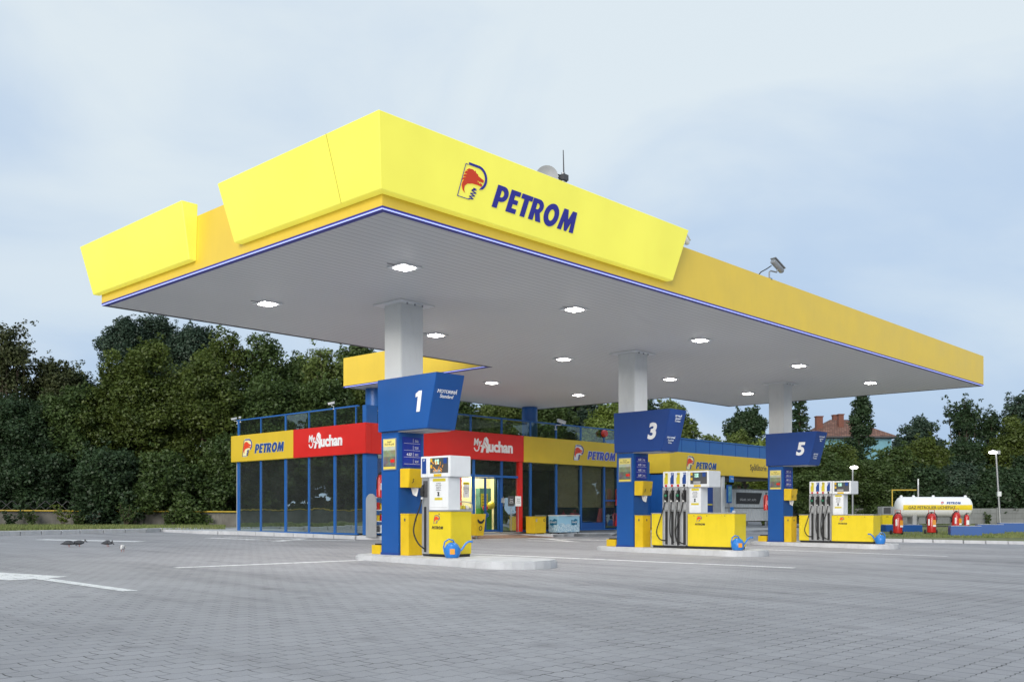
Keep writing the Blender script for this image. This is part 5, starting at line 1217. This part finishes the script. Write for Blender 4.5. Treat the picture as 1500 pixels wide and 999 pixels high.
def tree(px, top, Y, wpx, mat, label, kind='broad', base=.12, dens=1., leaf=.22, seed=0, name='tree', group=None, z0=None):
    rng = np.random.default_rng(seed*7+3); X, Y = survey(px, Y); zb = (gXY(X, Y) if Y < 56 else .1) if z0 is None else z0
    Ht = HC+(HOR-top)*Y/F-zb; w = wpx*Y/F/2
    r = thing(name, (X, Y, zb), label, 'tree', group, 0)
    zc0 = Ht*base
    limbs = MB()
    lean = rng.normal(size=2)*.15
    limbs.tube([(0, 0, -.2), (lean[0]*.4, lean[1]*.4, Ht*.35), (lean[0], lean[1], Ht*.75 if kind != 'spruce' else Ht*.96)], [max(.09, Ht*.018), Ht*.013, Ht*.004], 7)
    cent = []; rad = []
    if kind == 'spruce':
        k = int(16+Ht*2)
        for i in range(k):
            t = (i+.5)/k; z = zc0+(Ht-zc0)*t; R0 = w*(1-t)**.8+.15
            for j in range(7):
                a = rng.uniform(0, 2*pi); 
                for q in (.35, .65, .95):
                    rr_ = R0*q*rng.uniform(.8, 1.1); cent.append((rr_*cos(a), rr_*sin(a), z-.25*q*R0+rng.normal()*.05)); rad.append(.14+.16*(1-t)*(1.2-q))
        per = int(130*dens)
    else:
        if kind == 'poplar':
            K = int(220*dens)
            for i in range(K):
                t = rng.uniform(0, 1); z = zc0+(Ht-zc0)*t; R0 = w*(min(1, t*4+.35))*(1-t**2.6)**.6
                a = rng.uniform(0, 2*pi); q = rng.uniform(0, 1)**.5*R0*rng.uniform(.8, 1.15); cent.append((q*cos(a), q*sin(a), z)); rad.append(rng.uniform(.3, .55))
        else:
            # main limbs, then sub-limbs; the outline comes from a few uneven lobes
            nl = 6+int(w); lobes = []
            for i in range(nl):
                a = 2*pi*i/nl+rng.normal()*.35; e = rng.uniform(.15, 1.0); hh = zc0+(Ht-zc0)*(.2+.65*e*rng.uniform(.8, 1)); q = w*rng.uniform(.35, .72)*(1-.35*e)
                lobes.append((q*cos(a), q*sin(a), hh, w*rng.uniform(.34, .52)))
            lobes.append((lean[0], lean[1], Ht-w*.55, w*.55)); lobes.append((lean[0]*.8, lean[1]*.8, Ht-w*1.25, w*.72)); lobes.append((w*.3, 0, Ht-w*1.0, w*.5)); lobes.append((-w*.3, 0, Ht-w*1.1, w*.5)); lobes.append((rng.normal()*w*.2, rng.normal()*w*.2, (zc0+Ht)/2, w*.7))
            lobes.append((rng.normal()*w*.3, -w*.3, zc0+w*.4, w*.55))
            sky = kind == 'sparse'
            for (x, y, z, q) in lobes:
                s0 = Vector((lean[0]*.3, lean[1]*.3, max(.3, min(z*.55, Ht*.5)))); mid = (s0+Vector((x, y, z)))/2+Vector((0, 0, -.1*q))
                limbs.tube([s0, mid, (x, y, z)], [Ht*.009, Ht*.006, Ht*.002], 5)
                kk = max(5, int((q**1.7)*(13 if sky else 20)*dens+4))
                for j in range(kk):
                    d = rng.normal(size=3); d /= np.linalg.norm(d); d[1] -= .15 
                    f = q*rng.uniform(.35, 1.12)
                    cc = np.array([x, y, z])+d*f*np.array([1, 1, .85]); cc[2] = max(cc[2], zc0*.6+.2)
                    if cc[2] > Ht: cc[2] = Ht-rng.uniform(0, .3)
                    cent.append(tuple(cc)); rad.append(rng.uniform(.32, .78)*(.8 if sky else 1))
                    if j % 3 == 0: limbs.tube([(x, y, z), tuple(cc)], [Ht*.003, .012], 4, cap=False)
            if sky:   # wispy leaders that stick out of the crown
                for j in range(7):
                    a = rng.uniform(0, 2*pi); q = w*rng.uniform(.1, .8); zt_ = Ht*rng.uniform(.88, 1.0)
                    p0 = Vector((q*cos(a)*.7, q*sin(a)*.7, Ht*.6)); p1 = Vector((q*cos(a), q*sin(a), zt_)); limbs.tube([p0, p1], [.03, .008], 4)
                    for s in (.5, .65, .78, .9, 1): cc = p0.lerp(p1, s); cent.append(tuple(cc+Vector(rng.normal(size=3)*.2))); rad.append(.34*(1.25-s*.6)); cent.append(tuple(cc+Vector(rng.normal(size=3)*.35))); rad.append(.26)
        per = int((150 if kind != 'sparse' else 75)*dens)
    cent = np.array(cent); rad = np.array(rad)
    v = leaf_cloud(cent, rad, max(8, per), leaf, rng)
    if kind == 'broad':   # fine irregular fringe twigs outside the crown outline
        idx = rng.choice(len(cent), len(cent)//2); d = cent[idx]-np.array([0, 0, (zc0+Ht)/2]); d /= np.linalg.norm(d, axis=1)[:, None]+1e-6
        v = np.concatenate([v, leaf_cloud(cent[idx]+d*rad[idx][:, None]*1.25+rng.normal(size=d.shape)*.1, np.full(len(idx), .16), 9, leaf*.95, rng)])
    limbs.build('trunk', M['bark'], r); quads(v, 'crown', LM[mat], r)
    return r
S = 0
T = [
 # left bank, back to front
 (8, 474, 60, 92, 'brown', 'sparse', .3, 'tall bronze-tinged tree at the left edge of the photo'),
 (85, 525, 62, 95, 'brown', 'broad', .2, 'rounded bronze-green tree behind the left wall, second from the left edge'),
 (112, 540, 63, 50, 'dark', 'sparse', .2, 'small dark tree top showing in the dip right of the bronze trees'),
 (182, 462, 66, 88, 'blue', 'broad', .2, 'tall blue-green tree rising behind the broad olive tree, left one'),
 (232, 464, 67, 90, 'blue', 'broad', .2, 'tall blue-green tree rising behind the broad olive tree, middle one'),
 (280, 470, 66, 84, 'blue', 'broad', .2, 'tall blue-green tree rising behind the broad olive tree, right one'),
 (330, 482, 59, 80, 'olive', 'sparse', .2, 'airy olive tree with wispy top left of the shop'),
 (385, 486, 60, 84, 'mid', 'sparse', .2, 'airy green tree with wispy top just left of the sky gap'),
 (440, 520, 62, 70, 'mid', 'broad', .2, 'green tree below the small sky gap above the shop'),
 (478, 505, 60, 74, 'light', 'sparse', .2, 'light green airy tree left of the small rear canopy'),
 (530, 500, 62, 90, 'mid', 'broad', .15, 'green tree right behind the small rear canopy'),
 (30, 575, 54, 130, 'dark', 'broad', .05, 'dark broad tree over the wall at the left edge'),
 (108, 560, 55, 120, 'mid', 'broad', .04, 'dark green tree over the wall between the edge and the olive tree'),
 (208, 500, 56, 165, 'olive', 'broad', .05, 'broadest olive green tree at the left, above the low wall'),
 (305, 520, 56, 130, 'olive', 'broad', .05, 'olive tree right of the broadest one, above the shop end'),
 (390, 545, 57, 120, 'mid', 'broad', .05, 'green tree behind the left end of the shop rail'),
 (470, 550, 58, 110, 'mid', 'broad', .05, 'green tree behind the middle of the shop rail'),
 (545, 560, 60, 100, 'olive', 'broad', .05, 'olive tree behind the shop corner column'),
 (50, 660, 52.5, 110, 'dark', 'broad', .0, 'low dark bush hanging over the wall at the left edge'),
 (165, 655, 51.8, 130, 'dark', 'broad', .0, 'low dark bush in the middle of the left wall'),
 (238, 655, 52, 90, 'mid', 'broad', .0, 'low green bush hanging over the wall left of the shop'),
 (330, 640, 53.5, 80, 'mid', 'broad', .0, 'green bush beside the left end of the shop'),
 # behind the shop
 (655, 560, 64, 110, 'mid', 'broad', .1, 'green tree behind the shop above the red band'),
 (730, 570, 66, 100, 'light', 'broad', .1, 'lighter green tree behind the shop entrance'),
 (800, 565, 63, 90, 'mid', 'broad', .1, 'green tree behind the shop right of the rear round column'),
 (848, 575, 66, 90, 'blue', 'broad', .1, 'blue-green tree behind the shop yellow band'),
 (888, 590, 60, 70, 'lime', 'broad', .1, 'bright lime green tree left of pillar 3'),
 (930, 570, 70, 80, 'dark', 'broad', .1, 'dark tree behind pillar 3'),
 (985, 585, 70, 90, 'light', 'sparse', .3, 'pale airy tree with sky showing through, right of pillar 3'),
 (1040, 640, 72, 60, 'light', 'sparse', .2, 'pale low tree behind the car wash parapet'),
 (1092, 592, 84, 66, 'dark', 'broad', .1, 'round dark tree between pillars 3 and 5'),
 (1082, 632, 76, 46, 'light', 'broad', .1, 'pale shrub in front of the round dark tree'),
 (1118, 645, 74, 40, 'lime', 'broad', .1, 'lime green shrub left of pillar 5'),
 # right
 (1170, 548, 88, 58, 'dark', 'spruce', .1, 'dark spruce just right of pillar 5'),
 (1262, 578, 82, 46, 'dark', 'poplar', .05, 'narrow dark poplar in front of the blue house'),
 (1200, 660, 66, 90, 'mid', 'broad', .03, 'green tree right of pillar 5 below its sign'),
 (1222, 650, 68, 62, 'olive', 'broad', .05, 'yellow-green tree in front of the blue house'),
 (1272, 672, 69, 84, 'mid', 'broad', .03, 'green tree left of the gas tank'),
 (1304, 655, 70, 60, 'mid', 'sparse', .05, 'small airy tree in front of the right end of the house'),
 (1345, 612, 86, 84, 'blue', 'broad', .1, 'grey-green tree right of the house'),
 (1352, 640, 76, 84, 'olive', 'broad', .05, 'olive tree above the gas tank'),
 (1412, 581, 92, 62, 'dark', 'sparse', .15, 'tall dark round-topped tree above the right wall'),
 (1448, 600, 93, 52, 'dark', 'sparse', .15, 'dark tree right of the tall round-topped one'),
 (1420, 640, 84, 110, 'dark', 'broad', .05, 'broad dark tree mass below the tall round-topped tree'),
 (1492, 572, 90, 64, 'blue', 'sparse', .1, 'tall grey-green tree at the right edge of the photo'),
 (1485, 612, 82, 84, 'olive', 'broad', .05, 'olive green tree at the right edge below the tallest'),
 (1400, 678, 74, 96, 'blue', 'broad', .0, 'grey-green bush behind the wall right of the tank'),
 (1335, 690, 71, 100, 'dark', 'broad', .0, 'dark bush behind the gas tank'),
 (1465, 690, 72, 110, 'dark', 'broad', .0, 'dark bush over the wall behind the street lamp'),
 (1530, 640, 74, 90, 'dark', 'broad', .0, 'dark tree just past the right edge over the wall'),
]
for k, (px, top, Y, wp, mt, kd, bs, lb) in enumerate(T):
    nm = {'spruce': 'spruce_tree', 'poplar': 'poplar_tree'}.get(kd, 'bush' if 'bush' in lb or 'shrub' in lb else 'tree')
    tree(px, top, Y, wp, mt, lb, kd, bs, dens=1.0 if Y < 75 else .8, leaf=.185 if Y < 70 else .24, seed=k, name=nm, group='trees and bushes round the station')
# trees off to the left that the shop glass reflects
for k, (X, Y, h, wm) in enumerate(((-38, 22, 9, 4), (-39, 28, 10, 4), (-38, 34, 9, 4), (-39, 40, 10, 4), (-38, 46, 9, 4))):
    px = X/Y*F+750; tree(px, HOR-(h-HC+.2)*F/Y, Y, wm*2*F/Y, ['light', 'olive', 'mid', 'light', 'olive'][k], 'green tree beyond the left edge that mirrors in the shop glass', 'broad', .05, .7, .3, 90+k, 'tree', 'trees beyond the left edge')
# trees behind the viewer's right reflected in the entrance glass
for k, (u_, v_) in enumerate(((40, -16), (48, -14), (56, -12))):
    w_ = W(u_, v_); px = w_.x/w_.y*F+750
    tree(px, HOR-8*F/w_.y, w_.y, 8*F/w_.y, ['mid', 'dark', 'olive'][k], 'green tree beyond the right edge of the yard', 'broad', .05, .6, .32, 120+k, 'tree', 'trees beyond the right edge')

def shrubmass(name, label, fn, n, size, mat, seed):
    rng = np.random.default_rng(seed); c = []; r_ = []
    for i in range(n): x, y, z, q = fn(rng); c.append((x, y, z)); r_.append(q)
    o = quads(leaf_cloud(np.array(c), np.array(r_), 55, size, rng), name, LM[mat], None); tag(o, label, 'hedge', kind='stuff'); return o
def hl(rng):
    px = rng.uniform(-80, 560); Y = rng.uniform(52.6, 56)+px*.006; X, Y = survey(px, Y); return X, Y, gXY(X, Y)+rng.uniform(.5, 4.2), rng.uniform(.35, .6)
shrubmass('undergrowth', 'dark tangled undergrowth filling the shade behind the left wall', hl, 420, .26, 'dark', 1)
def hr(rng):
    px = rng.uniform(1160, 1560); X, Y = survey(px, rng.uniform(68.6, 71)); return X, Y, rng.uniform(.9, 2.9 if px > 1330 else 3.5), rng.uniform(.3, .55)
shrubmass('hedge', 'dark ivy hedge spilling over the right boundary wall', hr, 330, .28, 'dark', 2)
# a far wooded bank closes the view
def hf(rng):
    px = rng.uniform(-300, 1800); X, Y = survey(px, rng.uniform(100, 112)); return X, Y, rng.uniform(0, 4.5), rng.uniform(.8, 1.6)
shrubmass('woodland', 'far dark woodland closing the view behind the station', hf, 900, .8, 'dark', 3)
def hs(rng):
    v_ = rng.uniform(0, 1); X = -46+rng.uniform(-3, 3); Y = -10+75*v_; return X, Y, rng.uniform(0, 9.5)*rng.uniform(.6, 1), rng.uniform(.7, 1.3)
shrubmass('woodland', 'dense green trees beyond the left edge of the yard', hs, 520, .6, 'mid', 4)
def ht(rng):
    X = 95+rng.uniform(-6, 6); Y = rng.uniform(-60, 75); return X, Y, rng.uniform(0, 13)*rng.uniform(.6, 1), rng.uniform(1, 1.9)
shrubmass('woodland', 'dense green trees beyond the right edge of the yard', ht, 620, .9, 'olive', 5)
# small plants by the left wall
def plant(px, Y, h, w, mat, label, seed):
    rng = np.random.default_rng(seed); X, Y = survey(px, Y); z = gXY(X, Y)+.1
    r = thing('wall_plant', (X, Y, z), label, 'plant', None, 0); c = []; q = []; st_ = MB()
    for i in range(9):
        a = rng.uniform(0, 2*pi); t = (w*rng.uniform(.2, 1)*cos(a), w*rng.uniform(.2, 1)*sin(a), h*rng.uniform(.6, 1)); st_.tube([(0, 0, 0), (t[0]*.6, t[1]*.6, t[2]*.6), t], .012, 4)
        for s in (.4, .7, 1): c.append((t[0]*s, t[1]*s, t[2]*s)); q.append(.13)
    st_.build('stem', M['bark'], r); quads(leaf_cloud(np.array(c), np.array(q), 14, .12, rng), 'foliage', LM[mat], r)
plant(92, 49.2, 1.1, .55, 'lime', 'bright lime green plant in front of the left wall', 1)
plant(46, 49.5, .8, .4, 'mid', 'small grey-green plant left of the lime green one', 2)
plant(184, 49.2, 1.2, .6, 'mid', 'leafy green plant alone in front of the low wall', 3)
plant(246, 50.5, .8, .3, 'mid', 'small climbing plant against the low wall near the shop', 4)
plant(15, 49, .8, .5, 'dark', 'dark plant against the wall at the left photo edge', 5)
plant(115, 49.2, .7, .5, 'mid', 'tuft of tall green stems right of the lime green plant', 6)
plant(138, 49.2, .8, .4, 'blue', 'tuft of blue-green blades right of the tall green stems', 7)
plant(1447, 67.7, 1.1, .35, 'mid', 'ivy plant climbing the right boundary wall', 8)

# ================================================================ PIGEONS
def pigeon(px, py, rz, label, headup=0., white=False, side=1.):
    # stands on the yard where the bearing meets the ground
    Yb = 33.
    for _ in range(6): X = (px-750)/F*Yb; Yb = (HC-gXY(X, Yb))*F/(py-HOR)
    r = thing('pigeon', (X, Yb, gXY(X, Yb)+.004), label, 'pigeon', 'pigeons feeding on the yard', rz); r.scale = (1.0, 1.0, 1.0)
    b = MB(); hz = .05+.11*headup
    prof = [(-.20, .075, .006), (-.15, .085, .022), (-.09, .10, .046), (-.02, .11, .062), (.05, .11, .06), (.10, .11+.03*headup-.01, .042), (.135, .11+.05*headup-.03*(1-headup), .026), (.155, hz+.09, .024), (.175, hz+.10*headup+.02, .026), (.195, hz+.10*headup, .018), (.215, hz+.10*headup-.01, .005)]
    vs = []; fs = []; n_ = 12
    for (x, z, q) in prof:
        for k in range(n_): vs.append((x, q*cos(2*pi*k/n_)*.9, z+q*sin(2*pi*k/n_)))
    for i in range(len(prof)-1):
        for k in range(n_): fs.append((i*n_+k, i*n_+(k+1) % n_, (i+1)*n_+(k+1) % n_, (i+1)*n_+k))
    fs += [tuple(range(n_))[::-1], tuple(range((len(prof)-1)*n_, len(prof)*n_))]
    b.add(vs, fs); b.build('body', M['pigeon_white'] if white else M['pigeon'], r, smooth=True)
    for s in (-1, 1):
        MB().tube([(.02, s*.025, .07), (.015, s*.025, .03), (.02, s*.025, .0), (.05, s*.03, .003)], [.009, .005, .005, .004], 6).build('leg', M['orange_leg'], r)
        MB().hexa([(-.17, s*.02, .085), (.05, s*.055, .075), (.06, s*.064, .10), (-.16, s*.03, .10), (-.17, s*.022, .10), (.03, s*.05, .15), (.04, s*.05, .155), (-.15, s*.026, .108)]).build('wing', M['pigeon'], r, bevel=.005, smooth=True)
    MB().tube([(.205, 0, hz+.10*headup-.005), (.235, 0, hz+.10*headup-.022)], [.007, .002], 6).build('beak', M['dark'], r)
M['orange_leg'] = paint('pink_legs', (.4, .12, .08), .6)
pigeon(100, 801, R(10), 'grey pigeon with lowered head, farthest left of the four', 0.)
pigeon(115, 800.5, R(15), 'dark pigeon with raised head, second from the left', .4)
pigeon(157, 800.5, R(-15), 'dark pigeon pecking to the right, third from the left', .1)
pigeon(180, 808, R(-80), 'white-backed pigeon facing the viewer, nearest of the four', .1, True)

# ================================================================ CAMERA, SKY, LIGHT
cam = bpy.data.cameras.new('Camera'); co = bpy.data.objects.new('Camera', cam); COL.objects.link(co)
cam.sensor_width = 36; cam.lens = 36*F/1500; cam.shift_y = (HOR-499.5)/1500; cam.clip_end = 3000; cam.clip_start = .05
co.location = (0, 0, HC); co.rotation_euler = (R(90), 0, 0); SC.camera = co

SE = R(17)     # soft light from the viewer's left
wd = bpy.data.worlds.new('World'); SC.world = wd; wd.use_nodes = True; nt = wd.node_tree; L = nt.links; bg = nt.nodes['Background']
sky = N(nt, 'ShaderNodeTexSky'); sky.sky_type = 'NISHITA'; sky.sun_disc = False; sky.sun_elevation = SE; sky.sun_rotation = R(0)-0; sky.air_density = 1.2; sky.dust_density = 2.5
tc = N(nt, 'ShaderNodeTexCoord')
mpg = N(nt, 'ShaderNodeMapping'); mpg.inputs['Scale'].default_value = (1.1, 1.1, 2.4); mpg.inputs['Location'].default_value = (.3, .1, .25); L.new(tc.outputs['Generated'], mpg.inputs['Vector'])
n1 = N(nt, 'ShaderNodeTexNoise'); n1.inputs['Scale'].default_value = 2.1; n1.inputs['Detail'].default_value = 7; n1.inputs['Roughness'].default_value = .5; n1.inputs['Distortion'].default_value = .4; L.new(mpg.outputs[0], n1.inputs['Vector'])
rp_ = N(nt, 'ShaderNodeMapRange'); rp_.inputs['From Min'].default_value = .34; rp_.inputs['From Max'].default_value = .66; rp_.interpolation_type = 'SMOOTHSTEP'; L.new(n1.outputs['Fac'], rp_.inputs['Value'])
# cloud thickens with height, blue veil towards the horizon
sp = N(nt, 'ShaderNodeSeparateXYZ'); L.new(tc.outputs['Generated'], sp.inputs[0])
el = N(nt, 'ShaderNodeMapRange'); el.inputs['From Min'].default_value = .0; el.inputs['From Max'].default_value = .40; el.inputs['To Min'].default_value = -.15; el.inputs['To Max'].default_value = .52; L.new(sp.outputs['Z'], el.inputs['Value'])
sm_ = N(nt, 'ShaderNodeMath', operation='MULTIPLY_ADD'); sm_.inputs[1].default_value = .62; L.new(rp_.outputs[0], sm_.inputs[0]); L.new(el.outputs[0], sm_.inputs[2]); sm_.use_clamp = True
cl = N(nt, 'ShaderNodeMix', data_type='RGBA'); L.new(sm_.outputs[0], cl.inputs['Factor'])
cl.inputs['A'].default_value = (3.5, 4.9, 7.1, 1); cl.inputs['B'].default_value = (6.6, 7.35, 7.85, 1)
mx = N(nt, 'ShaderNodeMix', data_type='RGBA'); mx.inputs['Factor'].default_value = .9; L.new(sky.outputs[0], mx.inputs['A']); L.new(cl.outputs['Result'], mx.inputs['B'])
L.new(mx.outputs['Result'], bg.inputs['Color']); bg.inputs['Strength'].default_value = .1
sun = bpy.data.lights.new('Sun', 'SUN'); so = bpy.data.objects.new('Sun', sun); COL.objects.link(so)
sun.energy = 2.0; sun.angle = R(30); sun.color = (1, .95, .88)
sd = Vector((-.28, -.96, 0)).normalized()*cos(SE)+Vector((0, 0, sin(SE)))     # direction towards the sun
so.rotation_euler = sd.to_track_quat('Z', 'Y').to_euler()
sky.sun_rotation = math.atan2(sd.x, sd.y)
SC.view_settings.view_transform = 'Standard'; SC.view_settings.look = 'None'; SC.view_settings.gamma = 1; SC.view_settings.exposure = .25
SC.render.resolution_x = 1024; SC.render.resolution_y = 681
SC.cycles.use_denoising = True; SC.cycles.max_bounces = 8; SC.cycles.transparent_max_bounces = 12; SC.cycles.diffuse_bounces = 3
SC.cycles.sample_clamp_indirect = 6
